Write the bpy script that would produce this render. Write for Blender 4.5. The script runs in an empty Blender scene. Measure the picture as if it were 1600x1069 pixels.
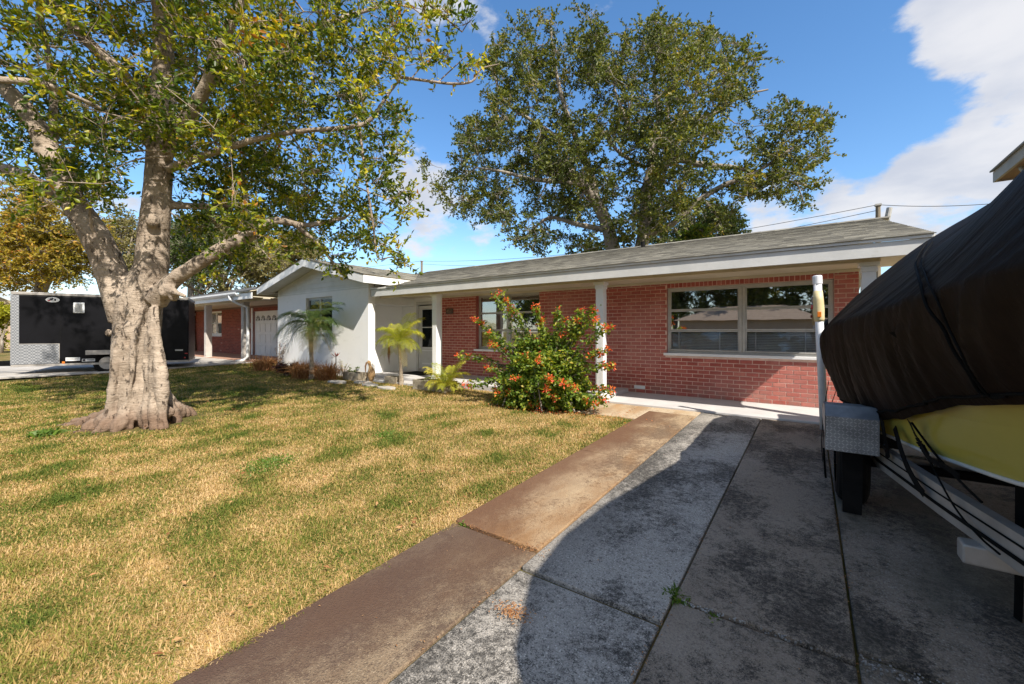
import bpy, math, random
import numpy as np
from mathutils import Vector, Matrix, noise as mnoise

random.seed(11)
RNG = np.random.default_rng(11)
SC = bpy.context.scene
COL = SC.collection
pi = math.pi

# ------------------------------------------------------------------ camera
FPX, HX, HY, EYE = 651.0, 800.0, 518.0, 1.29
YAW = math.atan(465 / 651.0)
SN, CS = math.sin(YAW), math.cos(YAW)
cam_d = bpy.data.cameras.new('camera')
cam = bpy.data.objects.new('camera', cam_d)
COL.objects.link(cam)
SC.camera = cam
cam.location = (0, 0, EYE)
cam.rotation_euler = (pi / 2, 0, YAW)
cam_d.sensor_width = 36.0
cam_d.lens = FPX / 1600 * 36
cam_d.shift_y = -(534.5 - HY) / 1600
cam_d.clip_start = 0.05
cam_d.clip_end = 3000

# ------------------------------------------------------------------ light
SUNV = Vector((0.935, -0.385, 1.0)).normalized()
SUN_EL = math.asin(SUNV.z)
world = bpy.data.worlds.new('World')
SC.world = world
world.use_nodes = True
SKY_STRENGTH = 0.12
sun_d = bpy.data.lights.new('sun', 'SUN')
sun_d.energy = 5.0
sun_d.angle = math.radians(0.53)
sun_d.color = (1.0, 0.93, 0.82)
sun = bpy.data.objects.new('sun', sun_d)
COL.objects.link(sun)
sun.rotation_euler = SUNV.to_track_quat('Z', 'Y').to_euler()
sun.location = (6, -6, 12)
SC.view_settings.view_transform = 'Standard'
SC.view_settings.look = 'None'
SC.view_settings.exposure = 0.68
SC.view_settings.gamma = 1.0
SC.view_settings.use_curve_mapping = False
SC.cycles.max_bounces = 7
SC.cycles.transparent_max_bounces = 16
SC.cycles.use_denoising = True


def ray(x):
    u = (x - HX) / FPX
    return (u * CS - SN) / (CS + u * SN)


def at(x, y, d):
    """A real point seen along a pixel at depth d metres."""
    r = ray(x)
    Y = d / (CS - r * SN)
    return Vector((r * Y, Y, EYE + (HY - y) * d / FPX))


def onY(x, y, Y):
    r = ray(x)
    return Vector((r * Y, Y, EYE + (HY - y) * Y * (CS - r * SN) / FPX))


def proj(P):
    P = np.atleast_2d(P)
    d = P[:, 1] * CS - P[:, 0] * SN
    d = np.where(d < 0.05, 0.05, d)
    return HX + FPX * (P[:, 0] * CS + P[:, 1] * SN) / d, HY - FPX * (P[:, 2] - EYE) / d, d


def pixdir(x, y):
    v = at(x, y, 1.0) - Vector((0, 0, EYE))
    return v.normalized()


def gz(X, Y):
    """ground height"""
    Yc = np.clip(Y, -7, 7.35)
    z = -0.03 - 0.0225 * (7.35 - Yc)
    t = np.clip((-np.asarray(X, float) - 9) / 10, 0, 1)
    return z + 0.22 * t * t * (3 - 2 * t)


# ------------------------------------------------------------------ node helpers
class N:
    def __init__(s, nt):
        s.nt = nt
        s.L = nt.links

    def n(s, typ, **kw):
        nd = s.nt.nodes.new(typ)
        for k, v in kw.items():
            if k.startswith('i_'):
                k2 = k[2:]
                key = int(k2) if k2.isdigit() else k2.replace('_', ' ')
                sock = nd.inputs[key]
                if hasattr(v, 'is_linked') or isinstance(v, bpy.types.NodeSocket):
                    s.L.new(v, sock)
                else:
                    sock.default_value = v
            else:
                setattr(nd, k, v)
        return nd

    def math(s, op, a, b=0.0, c=None, clamp=False):
        nd = s.n('ShaderNodeMath', operation=op, use_clamp=clamp)
        for i, v in enumerate((a, b) if c is None else (a, b, c)):
            if isinstance(v, bpy.types.NodeSocket):
                s.L.new(v, nd.inputs[i])
            else:
                nd.inputs[i].default_value = v
        return nd.outputs[0]

    def mix(s, f, a, b, mode='MIX'):
        nd = s.n('ShaderNodeMix', data_type='RGBA', blend_type=mode)
        for i, v in ((0, f), (6, a), (7, b)):
            if isinstance(v, bpy.types.NodeSocket):
                s.L.new(v, nd.inputs[i])
            else:
                nd.inputs[i].default_value = v if i == 0 else (*v[:3], 1)
        return nd.outputs[2]

    def noise(s, vec, scale, detail=4, rough=0.55, w=None):
        nd = s.n('ShaderNodeTexNoise', i_Scale=scale, i_Detail=detail, i_Roughness=rough)
        s.L.new(vec, nd.inputs['Vector'])
        return nd.outputs['Fac']

    def ramp(s, f, stops):
        nd = s.n('ShaderNodeValToRGB')
        s.L.new(f, nd.inputs[0])
        cr = nd.color_ramp
        while len(cr.elements) < len(stops):
            cr.elements.new(0.5)
        for e, (p, c) in zip(cr.elements, stops):
            e.position = p
            e.color = (*c, 1) if len(c) == 3 else c
        return nd.outputs[0]

    def rng(s, v, a, b, c=0.0, d=1.0, smooth=True):
        nd = s.n('ShaderNodeMapRange', interpolation_type='SMOOTHSTEP' if smooth else 'LINEAR')
        s.L.new(v, nd.inputs[0])
        for i, x in ((1, a), (2, b), (3, c), (4, d)):
            nd.inputs[i].default_value = x
        return nd.outputs[0]


def newmat(name):
    m = bpy.data.materials.new(name)
    m.use_nodes = True
    m.node_tree.nodes.clear()
    g = N(m.node_tree)
    out = g.n('ShaderNodeOutputMaterial')
    return m, g, out


def pos(g):
    return g.n('ShaderNodeNewGeometry').outputs['Position']


def scaled(g, vec, sx, sy, sz):
    nd = g.n('ShaderNodeVectorMath', operation='MULTIPLY')
    g.L.new(vec, nd.inputs[0])
    nd.inputs[1].default_value = (sx, sy, sz)
    return nd.outputs[0]


def principled(g, out, col, rough=0.7, metal=0.0, spec=0.5, bump=None, bstr=0.2, bdist=0.01):
    b = g.n('ShaderNodeBsdfPrincipled')
    for k, v in (('Base Color', col), ('Roughness', rough), ('Metallic', metal), ('Specular IOR Level', spec)):
        if isinstance(v, bpy.types.NodeSocket):
            g.L.new(v, b.inputs[k])
        elif k == 'Base Color':
            b.inputs[k].default_value = (*v[:3], 1)
        else:
            b.inputs[k].default_value = v
    if bump is not None:
        bn = g.n('ShaderNodeBump', i_Strength=bstr, i_Distance=bdist)
        g.L.new(bump, bn.inputs['Height'])
        g.L.new(bn.outputs[0], b.inputs['Normal'])
    g.L.new(b.outputs[0], out.inputs[0])
    return b


def simple(name, c1, c2=None, scale=3.0, rough=0.7, metal=0.0, spec=0.5, bscale=60, bstr=0.15, stretch=(1, 1, 1), detail=5, dirt=None):
    m, g, out = newmat(name)
    p = scaled(g, pos(g), *stretch)
    c2 = c2 or tuple(x * 0.8 for x in c1)
    f = g.rng(g.noise(p, scale, detail, 0.6), 0.3, 0.7)
    col = g.mix(f, c1, c2)
    if dirt:
        d = g.rng(g.noise(p, scale * 2.7, 6, 0.7), 0.56, 0.75, 0, dirt[1])
        col = g.mix(d, col, dirt[0])
    principled(g, out, col, rough, metal, spec, g.noise(p, bscale, 4, 0.6), bstr)
    return m


M = {}
M['stucco'] = simple('white_stucco', (0.86, 0.86, 0.85), (0.82, 0.82, 0.815), 1.2, 0.85, bscale=90, bstr=0.35, dirt=((0.5, 0.5, 0.47), 0.25))
M['trim'] = simple('white_trim_paint', (0.64, 0.64, 0.63), (0.54, 0.54, 0.53), 2.0, 0.5, bscale=30, bstr=0.05, dirt=((0.42, 0.40, 0.34), 0.45))
M['trim_clean'] = simple('clean_white_paint', (0.80, 0.80, 0.80), (0.72, 0.73, 0.74), 2.0, 0.45, bscale=30, bstr=0.04)
M['soffit'] = simple('cream_soffit_paint', (0.62, 0.55, 0.42), (0.52, 0.46, 0.34), 1.5, 0.6, bstr=0.05)
M['siding'] = simple('lap_siding_paint', (0.70, 0.70, 0.68), (0.6, 0.61, 0.58), 2.2, 0.6, bstr=0.06)
M['alu'] = simple('window_aluminium', (0.48, 0.47, 0.44), (0.40, 0.39, 0.37), 6, 0.45, 0.2, bstr=0.03)
M['blind'] = simple('blind_slat', (0.62, 0.61, 0.57), (0.5, 0.49, 0.46), 4, 0.6)
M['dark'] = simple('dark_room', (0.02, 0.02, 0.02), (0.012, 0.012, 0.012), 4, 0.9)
M['mortar'] = simple('mortar', (0.74, 0.54, 0.45), (0.62, 0.42, 0.34), 9, 0.9, bscale=160, bstr=0.4)
M['black_metal'] = simple('black_metal', (0.008, 0.008, 0.010), (0.005, 0.005, 0.006), 1.5, 0.35, spec=0.12, bstr=0.03, bscale=8)
M['rubber'] = simple('black_rubber', (0.011, 0.0105, 0.010), (0.006, 0.006, 0.006), 8, 0.8, spec=0.15)
M['strap'] = simple('black_webbing', (0.007, 0.007, 0.007), (0.004, 0.004, 0.004), 20, 0.85, spec=0.1, bscale=300, bstr=0.3)
M['galv'] = simple('galvanised_aluminium', (0.44, 0.41, 0.38), (0.31, 0.29, 0.27), 5, 0.42, 0.35, bstr=0.05, dirt=((0.2, 0.18, 0.15), 0.4))
M['pvc'] = simple('pvc_pipe', (0.74, 0.75, 0.78), (0.66, 0.67, 0.70), 6, 0.35, bstr=0.02)
M['tape'] = simple('yellowed_tape', (0.66, 0.56, 0.32), (0.56, 0.46, 0.25), 8, 0.5)
M['orange'] = simple('orange_plastic', (0.75, 0.22, 0.02), (0.6, 0.15, 0.02), 8, 0.3)
M['red'] = simple('red_plastic', (0.45, 0.02, 0.02), None, 8, 0.3)
M['gelcoat'] = simple('yellow_gelcoat', (0.52, 0.43, 0.085), (0.46, 0.38, 0.075), 0.8, 0.16, spec=0.5, bstr=0.01, bscale=2)
M['gel_white'] = simple('white_gelcoat', (0.7, 0.68, 0.64), None, 2, 0.2)
M['hull_bottom'] = simple('brown_hull_bottom', (0.16, 0.12, 0.09), (0.09, 0.07, 0.055), 2, 0.5)
M['bunk'] = simple('trailer_bunk_carpet', (0.07, 0.06, 0.05), None, 8, 0.9)
M['rock'] = simple('rough_planter_concrete', (0.36, 0.31, 0.23), (0.22, 0.18, 0.13), 9, 0.9, bscale=28, bstr=0.9, dirt=((0.10, 0.11, 0.05), 0.6))
M['figurine'] = simple('tan_wood', (0.45, 0.30, 0.15), (0.30, 0.17, 0.07), 14, 0.6, bstr=0.3, stretch=(1, 1, .3))
M['soil'] = simple('soil', (0.08, 0.055, 0.035), (0.05, 0.035, 0.02), 20, 0.95, bscale=90, bstr=0.8)
M['slab_white'] = simple('porch_concrete', (0.56, 0.54, 0.53), (0.46, 0.445, 0.44), 1.4, 0.8, bscale=120, bstr=0.12, dirt=((0.33, 0.29, 0.24), 0.4))
M['walk'] = simple('pale_sidewalk', (0.46, 0.43, 0.39), (0.36, 0.33, 0.29), 1.8, 0.85, bscale=120, bstr=0.15)
M['pink_tile'] = simple('terracotta_porch', (0.42, 0.25, 0.18), (0.34, 0.19, 0.13), 3, 0.7)
M['dead_grass'] = simple('dry_brown_grass', (0.34, 0.17, 0.075), (0.20, 0.09, 0.04), 12, 0.9)
M['wire'] = simple('wire', (0.05, 0.05, 0.05), None, 5, 0.6)
M['pole_wood'] = simple('weathered_pole', (0.25, 0.21, 0.16), (0.17, 0.14, 0.10), 6, 0.9, stretch=(6, 6, 1))
M['tan_stucco'] = simple('tan_stucco', (0.45, 0.33, 0.24), (0.40, 0.29, 0.21), 1, 0.85)
M['paper'] = simple('white_sticker', (0.75, 0.75, 0.75), None, 3, 0.5)
M['ink'] = simple('dark_ink', (0.02, 0.02, 0.03), None, 3, 0.5)
M['straw_dirt'] = M['soil']
M['asphalt'] = simple('asphalt', (0.06, 0.06, 0.06), (0.04, 0.04, 0.04), 3, 0.9, bscale=100, bstr=0.3)
M['bronze'] = simple('brown_plaque', (0.10, 0.045, 0.02), (0.07, 0.03, 0.015), 10, 0.5)
M['gold'] = simple('brass_numeral', (0.30, 0.17, 0.07), None, 10, 0.4)


def brick_mat(name, c1, c2, c3, white=False):
    m, g, out = newmat(name)
    oi = g.n('ShaderNodeObjectInfo').outputs['Random']
    at_ = g.n('ShaderNodeAttribute', attribute_name='rnd').outputs['Fac']
    r = g.math('FRACT', g.math('ADD', oi, at_))
    p = pos(g)
    col = g.ramp(r, [(0, c1), (0.5, c2), (1, c3)])
    nz = g.rng(g.noise(p, 18, 5, 0.7), 0.35, 0.7)
    col = g.mix(g.math('MULTIPLY', nz, 0.35), col, tuple(x * 0.55 for x in c2))
    fade = g.rng(g.noise(p, 1.1, 5, 0.6), 0.42, 0.7, 0, 0.4)
    col = g.mix(fade, col, (0.50, 0.24, 0.21))
    spz = g.n('ShaderNodeSeparateXYZ')
    g.L.new(p, spz.inputs[0])
    low = g.math('MULTIPLY', g.rng(spz.outputs[2], 0.0, 0.35, 0.6, 0.0), g.rng(g.noise(p, 5, 5, .65), .4, .6))
    col = g.mix(low, col, (0.26, 0.17, 0.14))
    principled(g, out, col, 0.8, 0, 0.3, g.noise(p, 110, 4, 0.7), 0.35, 0.006)
    return m


M['brick'] = brick_mat('red_painted_brick', (0.46, 0.125, 0.095), (0.36, 0.082, 0.062), (0.54, 0.18, 0.135))


def far_brick():
    m, g, out = newmat('mottled_neighbour_brick')
    br = g.n('ShaderNodeTexBrick', offset=0.5)
    g.L.new(scaled(g, pos(g), 1, 1, 1), br.inputs['Vector'])
    mp = g.n('ShaderNodeCombineXYZ')
    sp = g.n('ShaderNodeSeparateXYZ')
    g.L.new(pos(g), sp.inputs[0])
    g.L.new(sp.outputs[0], mp.inputs[0])
    g.L.new(sp.outputs[2], mp.inputs[1])
    g.L.new(mp.outputs[0], br.inputs['Vector'])
    br.inputs['Scale'].default_value = 1.0
    br.inputs['Brick Width'].default_value = 0.22
    br.inputs['Row Height'].default_value = 0.08
    br.inputs['Mortar Size'].default_value = 0.008
    br.inputs['Bias'].default_value = -0.1
    br.inputs['Color1'].default_value = (0, 0, 0, 1)
    br.inputs['Color2'].default_value = (1, 1, 1, 1)
    br.inputs['Mortar'].default_value = (0.3, 0.3, 0.3, 1)
    col = g.ramp(br.outputs['Color'], [(0, (0.30, 0.07, 0.045)), (0.45, (0.20, 0.05, 0.035)), (0.88, (0.34, 0.09, 0.06)), (0.93, (0.62, 0.50, 0.44))])
    col = g.mix(g.math('MULTIPLY', br.outputs['Fac'], 0.55), col, (0.30, 0.18, 0.13))
    principled(g, out, col, 0.85, 0, 0.3, g.math('SUBTRACT', 1.0, br.outputs['Fac']), 0.5)
    return m


M['far_brick'] = far_brick()


def glass_mat(name, tint=(0.03, 0.035, 0.035), refl=1.0, trans=0.6, dm=0.25):
    m, g, out = newmat(name)
    p = pos(g)
    fr = g.n('ShaderNodeFresnel', i_IOR=1.5)
    wav = g.n('ShaderNodeBump', i_Strength=0.03, i_Distance=0.02)
    g.L.new(g.noise(p, 1.6, 2, 0.4), wav.inputs['Height'])
    gl = g.n('ShaderNodeBsdfGlossy', i_Roughness=0.015)
    gl.inputs['Color'].default_value = (1, 1, 1, 1)
    g.L.new(wav.outputs[0], gl.inputs['Normal'])
    tr = g.n('ShaderNodeBsdfTransparent')
    tr.inputs['Color'].default_value = (trans, trans, trans, 1)
    df = g.n('ShaderNodeBsdfDiffuse')
    df.inputs['Color'].default_value = (*tint, 1)
    m1 = g.n('ShaderNodeMixShader', i_0=dm)
    g.L.new(tr.outputs[0], m1.inputs[1])
    g.L.new(df.outputs[0], m1.inputs[2])
    m2 = g.n('ShaderNodeMixShader')
    f = g.math('MULTIPLY_ADD', fr.outputs[0], 1.0, refl, clamp=True)
    g.L.new(f, m2.inputs[0])
    g.L.new(m1.outputs[0], m2.inputs[1])
    g.L.new(gl.outputs[0], m2.inputs[2])
    g.L.new(m2.outputs[0], out.inputs[0])
    return m


M['glass'] = glass_mat('window_glass', refl=0.30)
M['glass_low'] = glass_mat('tilted_window_glass', refl=-0.02, trans=0.97, dm=0.04)
M['door_glass'] = glass_mat('dark_door_glass', tint=(0.02, 0.035, 0.045), refl=-0.04, trans=0.25)


def shingle_mat(name, cs):
    m, g, out = newmat(name)
    r = g.n('ShaderNodeAttribute', attribute_name='rnd').outputs['Fac']
    p = pos(g)
    col = g.ramp(r, [(0, cs[0]), (0.4, cs[1]), (0.75, cs[2]), (1, cs[3])])
    pt = g.rng(g.noise(scaled(g, p, 1, 2.2, 1), 4.5, 4, 0.6), 0.42, 0.6)
    col = g.mix(g.math('MULTIPLY', pt, 0.22), col, cs[0])
    sp = g.rng(g.noise(p, 260, 2, 0.5), 0.3, 0.7)
    col = g.mix(g.math('MULTIPLY', sp, 0.28), col, (0.07, 0.07, 0.06))
    st = g.rng(g.noise(scaled(g, p, 1, .35, 1), 0.9, 5, 0.6), 0.45, 0.72, 0, 0.22)
    col = g.mix(st, col, (0.13, 0.12, 0.10))
    principled(g, out, col, 0.95, 0, 0.2, g.noise(p, 300, 2), 0.4, 0.004)
    return m


M['shingle'] = shingle_mat('asphalt_shingle', [(0.15, 0.14, 0.12), (0.27, 0.255, 0.215), (0.37, 0.35, 0.295), (0.50, 0.47, 0.39)])
M['shingle_grey'] = shingle_mat('pale_grey_shingle', [(0.28, 0.28, 0.28), (0.34, 0.34, 0.34), (0.38, 0.38, 0.38), (0.42, 0.42, 0.42)])
M['tile_roof'] = simple('brown_roof_tile', (0.22, 0.12, 0.09), (0.12, 0.07, 0.055), 5, 0.85, bscale=12, bstr=0.6)


def concrete_mat(name, base, alt, stain, stain_amt, agg=0.0, agg_col=(0.55, 0.53, 0.5), rust=None, sscale=0.9, edge=None):
    m, g, out = newmat(name)
    p = pos(g)
    col = g.mix(g.rng(g.noise(p, 1.3, 6, 0.65), 0.35, 0.65), base, alt)
    grain = g.noise(p, 240, 3, 0.7)
    col = g.mix(g.rng(grain, 0.35, 0.75, 0, 0.5), col, tuple(min(1, x * 1.7) for x in base))
    fine = g.rng(g.noise(p, 70, 4, 0.7), 0.5, 0.72, 0, 0.6)
    col = g.mix(fine, col, tuple(x * 0.35 for x in base))
    h = grain
    if agg > 0:
        v = g.n('ShaderNodeTexVoronoi', feature='F1', i_Scale=95.0, i_Randomness=1.0)
        g.L.new(p, v.inputs['Vector'])
        cellr = g.n('ShaderNodeSeparateColor')
        g.L.new(v.outputs['Color'], cellr.inputs[0])
        peb = g.rng(v.outputs['Distance'], 0.28, 0.5, 1, 0)
        sel = g.rng(cellr.outputs[0], 0.55, 0.65)
        amt = g.math('MULTIPLY', g.math('MULTIPLY', peb, sel), agg)
        pc = g.ramp(cellr.outputs[1], [(0, tuple(x * 0.55 for x in agg_col)), (0.5, agg_col), (1, tuple(min(1, x * 1.35) for x in agg_col))])
        col = g.mix(amt, col, pc)
        h = g.math('ADD', g.math('MULTIPLY', peb, 0.8), grain)
    if agg > 0:
        ch = g.rng(g.noise(p, 150, 3, 0.6), 0.50, 0.60, 0, 0.75 * agg)
        col = g.mix(ch, col, tuple(x * .85 for x in agg_col))
        pit = g.rng(g.noise(p, 85, 4, 0.7), 0.53, 0.64, 0, 0.85 * min(1, agg + .25))
        col = g.mix(pit, col, tuple(x * .18 for x in base))
    s1 = g.noise(scaled(g, p, 1.2, 0.8, 1), sscale, 8, 0.68)
    sb = g.math('ADD', g.math('MULTIPLY_ADD', g.math('SUBTRACT', g.noise(p, 22, 7, 0.8), 0.5), 0.55, s1), g.math('MULTIPLY', g.math('SUBTRACT', g.noise(p, 150, 3, 0.7), 0.5), 0.45))
    st = g.rng(sb, 0.445, 0.57, 0, stain_amt)
    # mildew bites between the pebbles
    st2 = g.math('MULTIPLY', st, g.rng(g.noise(p, 45, 5, 0.75), 0.3, 0.6, 0.45, 1.0))
    col = g.mix(st2, col, stain)
    if rust:
        rs = g.rng(g.noise(scaled(g, p, 1.6, 0.6, 1), 1.1, 6, 0.6), 0.42, 0.68, 0, 0.85)
        col = g.mix(rs, col, rust)
    if edge:
        x0, x1, ec, ea = edge
        sx_ = g.n('ShaderNodeSeparateXYZ')
        g.L.new(p, sx_.inputs[0])
        xx_ = g.math('ADD', sx_.outputs[0], g.math('MULTIPLY', g.math('SUBTRACT', g.noise(scaled(g, p, 1, .5, 1), 2.2, 7, .7), .5), .9))
        col = g.mix(g.rng(xx_, x0, x1, ea, 0.0), col, ec)
    principled(g, out, col, 0.85, 0, 0.35, h, 0.6, 0.005)
    return m


M['lane_brown'] = concrete_mat('dark_brown_stained_concrete', (0.20, 0.145, 0.092), (0.27, 0.20, 0.13), (0.070, 0.042, 0.030), 0.85, agg=0.4, agg_col=(0.42, 0.33, 0.23), rust=(0.120, 0.066, 0.036), sscale=1.3, edge=(-2.2, -1.45, (0.075, 0.042, 0.030), 0.75))
M['lane_brown_mid'] = concrete_mat('worn_brown_concrete', (0.34, 0.245, 0.15), (0.42, 0.31, 0.19), (0.09, 0.052, 0.032), 0.88, agg=0.10, agg_col=(0.45, 0.36, 0.26), rust=(0.24, 0.12, 0.045), sscale=0.8, edge=(-2.12, -1.62, (0.135, 0.066, 0.034), 0.9))
M['lane_brown_far'] = concrete_mat('rust_orange_concrete', (0.40, 0.27, 0.13), (0.44, 0.32, 0.18), (0.16, 0.085, 0.04), 0.8, rust=(0.32, 0.15, 0.045), sscale=0.9, edge=(-2.15, -1.7, (0.17, 0.075, 0.035), 0.85))
M['lane_brown_light'] = concrete_mat('pale_rust_concrete', (0.42, 0.33, 0.22), (0.50, 0.42, 0.32), (0.20, 0.12, 0.06), 0.7, rust=(0.36, 0.20, 0.08))
M['lane_agg'] = concrete_mat('exposed_aggregate', (0.40, 0.365, 0.32), (0.31, 0.28, 0.245), (0.022, 0.020, 0.018), 0.93, agg=0.8, agg_col=(0.60, 0.56, 0.50), sscale=0.75, edge=(-1.75, -.9, (0.024, 0.022, 0.020), 0.55))
M['lane_grey'] = concrete_mat('mildewed_grey_concrete', (0.25, 0.20, 0.152), (0.31, 0.255, 0.20), (0.024, 0.021, 0.018), 0.93, agg=0.12, sscale=0.85)
M['lane_right'] = concrete_mat('patchy_grey_concrete', (0.27, 0.215, 0.165), (0.18, 0.148, 0.115), (0.022, 0.020, 0.018), 0.95, agg=0.3, rust=(0.13, 0.115, 0.085), sscale=1.3)
M['edge_agg'] = concrete_mat('crumbled_joint', (0.40, 0.38, 0.35), (0.32, 0.30, 0.28), (0.05, 0.05, 0.05), 0.7, agg=0.9)


def ground_mat():
    m, g, out = newmat('thatch_lawn')
    p = pos(g)
    big = g.noise(p, 0.55, 4, 0.6)
    mid = g.noise(p, 3.2, 5, 0.6)
    f = g.math('MULTIPLY_ADD', mid, 0.6, g.math('MULTIPLY', big, 0.6))
    col = g.ramp(f, [(0.42, (0.32, 0.22, 0.095)), (0.58, (0.25, 0.185, 0.075)), (0.68, (0.14, 0.14, 0.04)), (0.8, (0.08, 0.10, 0.025))])
    fine = g.rng(g.noise(p, 60, 5, 0.75), 0.35, 0.7)
    col = g.mix(g.math('MULTIPLY', fine, 0.55), col, (0.06, 0.045, 0.02))
    principled(g, out, col, 0.95, 0, 0.1, g.noise(p, 45, 6, 0.8), 1.0, 0.03)
    return m


M['ground'] = ground_mat()


def foliage_mat(name, cols, transl=0.35, rough=0.5, patch=None, spec=0.35):
    """cols: colour ramp stops by per-leaf random"""
    m, g, out = newmat(name)
    r = g.n('ShaderNodeAttribute', attribute_name='rnd').outputs['Fac']
    p = pos(g)
    if patch:
        sc, amt = patch
        nz = g.noise(p, sc, 3, 0.5)
        r = g.math('ADD', r, g.math('MULTIPLY', g.math('SUBTRACT', nz, 0.5), amt), clamp=True)
    col = g.ramp(r, cols)
    b = g.n('ShaderNodeBsdfPrincipled', i_Roughness=rough)
    b.inputs['Specular IOR Level'].default_value = spec
    g.L.new(col, b.inputs['Base Color'])
    t = g.n('ShaderNodeBsdfTranslucent')
    c2 = g.mix(1.0, col, (1.0, 0.95, 0.35), 'MULTIPLY')
    c3 = g.mix(1.0, c2, (1.7, 1.7, 1.7), 'MULTIPLY')
    g.L.new(c3, t.inputs['Color'])
    mx = g.n('ShaderNodeMixShader', i_0=transl)
    g.L.new(b.outputs[0], mx.inputs[1])
    g.L.new(t.outputs[0], mx.inputs[2])
    g.L.new(mx.outputs[0], out.inputs[0])
    return m


M['blades'] = foliage_mat('grass_blade', [(0, (0.085, 0.125, 0.022)), (0.25, (0.19, 0.21, 0.04)), (0.42, (0.37, 0.27, 0.09)), (0.64, (0.50, 0.335, 0.145)), (1, (0.62, 0.45, 0.24))], 0.25, 0.7, (2.1, 1.5), 0.12)
M['weed'] = foliage_mat('weed_leaf', [(0, (0.07, 0.13, 0.02)), (1, (0.14, 0.22, 0.03))], 0.3)
M['ficus_leaf'] = foliage_mat('waxy_leaf', [(0, (0.045, 0.080, 0.012)), (0.25, (0.10, 0.150, 0.016)), (0.5, (0.24, 0.275, 0.022)), (0.78, (0.50, 0.45, 0.035)), (0.97, (0.52, 0.38, 0.03)), (1, (0.42, 0.18, 0.03))], 0.45, 0.38, (0.45, 0.8), 0.35)
M['oak_leaf'] = foliage_mat('oak_leaf', [(0, (0.055, 0.075, 0.016)), (0.5, (0.125, 0.150, 0.028)), (0.88, (0.24, 0.235, 0.042)), (1, (0.34, 0.24, 0.05))], 0.32, 0.45, (0.2, 0.7), 0.3)
M['gold_leaf'] = foliage_mat('golden_leaf', [(0, (0.17, 0.16, 0.02)), (0.5, (0.34, 0.27, 0.03)), (0.8, (0.46, 0.31, 0.04)), (1, (0.42, 0.17, 0.04))], 0.35, 0.7, (0.2, 0.9))
M['olive_leaf'] = foliage_mat('olive_leaf', [(0, (0.14, 0.14, 0.05)), (0.6, (0.28, 0.25, 0.10)), (1, (0.38, 0.31, 0.15))], 0.3, 0.7, (0.2, 0.6))
M['green_leaf'] = foliage_mat('green_leaf', [(0, (0.035, 0.06, 0.012)), (1, (0.085, 0.12, 0.02))], 0.3, 0.5)
M['lime_leaf'] = foliage_mat('lime_leaf', [(0, (0.30, 0.32, 0.02)), (1, (0.45, 0.42, 0.04))], 0.35, 0.5)
M['palm_green'] = foliage_mat('palm_leaflet_green', [(0, (0.06, 0.11, 0.03)), (0.7, (0.11, 0.17, 0.05)), (1, (0.28, 0.27, 0.06))], 0.3, 0.5)
M['palm_yellow'] = foliage_mat('palm_leaflet_yellow', [(0, (0.22, 0.26, 0.025)), (0.7, (0.40, 0.40, 0.04)), (1, (0.48, 0.40, 0.06))], 0.35, 0.5)
M['palm_dry'] = foliage_mat('palm_leaflet_dry', [(0, (0.20, 0.18, 0.06)), (1, (0.36, 0.26, 0.09))], 0.25, 0.6)
M['bougain_leaf'] = foliage_mat('vine_leaf', [(0, (0.05, 0.10, 0.018)), (0.4, (0.12, 0.20, 0.028)), (0.75, (0.32, 0.37, 0.045)), (1, (0.52, 0.38, 0.06))], 0.42, 0.42, (2.2, .5))
M['flower'] = foliage_mat('orange_flower', [(0, (0.62, 0.06, 0.03)), (0.5, (0.78, 0.14, 0.03)), (0.8, (0.82, 0.26, 0.05)), (1, (0.75, 0.10, 0.13))], 0.35, 0.5)
M['dry_leaf'] = foliage_mat('dry_leaf', [(0, (0.20, 0.08, 0.03)), (0.5, (0.36, 0.17, 0.07)), (1, (0.45, 0.26, 0.12))], 0.2, 0.8)
M['purple_leaf'] = foliage_mat('dark_purple_leaf', [(0, (0.035, 0.018, 0.018)), (0.7, (0.085, 0.03, 0.03)), (1, (0.20, 0.06, 0.05))], 0.2, 0.5)


def bark(name, c1, c2, c3, scale=3.0, b=0.7, base=None):
    m, g, out = newmat(name)
    p = pos(g)
    col = g.mix(g.rng(g.noise(p, scale, 6, 0.6), 0.35, 0.65), c1, c2)
    band = g.noise(scaled(g, p, 1, 1, 7), scale * 3.2, 4, 0.6)
    col = g.mix(g.rng(band, 0.5, 0.66, 0, 0.35), col, c3)
    crack = g.rng(g.noise(scaled(g, p, 1.6, 1.6, 0.7), scale * 3.4, 7, 0.72), 0.57, 0.67, 0, 0.8)
    col = g.mix(crack, col, tuple(x * 0.33 for x in c3))
    lich = g.rng(g.noise(p, 1.7, 6, .7), .52, .66, 0, .55)
    col = g.mix(lich, col, tuple(min(1, x * 1.25) for x in c1))
    if base:
        sz = g.n('ShaderNodeSeparateXYZ')
        g.L.new(p, sz.inputs[0])
        zz = g.math('ADD', sz.outputs[2], g.math('MULTIPLY', g.math('SUBTRACT', g.noise(p, 5, 5, .6), .5), .35))
        col = g.mix(g.rng(zz, -.1, .28, .85, 0), col, base)
    hgt = g.math('SUBTRACT', g.math('ADD', g.noise(p, 30, 5, 0.7), g.math('MULTIPLY', band, 0.8)), g.math('MULTIPLY', crack, 1.5))
    principled(g, out, col, 0.85, 0, 0.25, hgt, b, 0.02)
    return m


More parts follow.
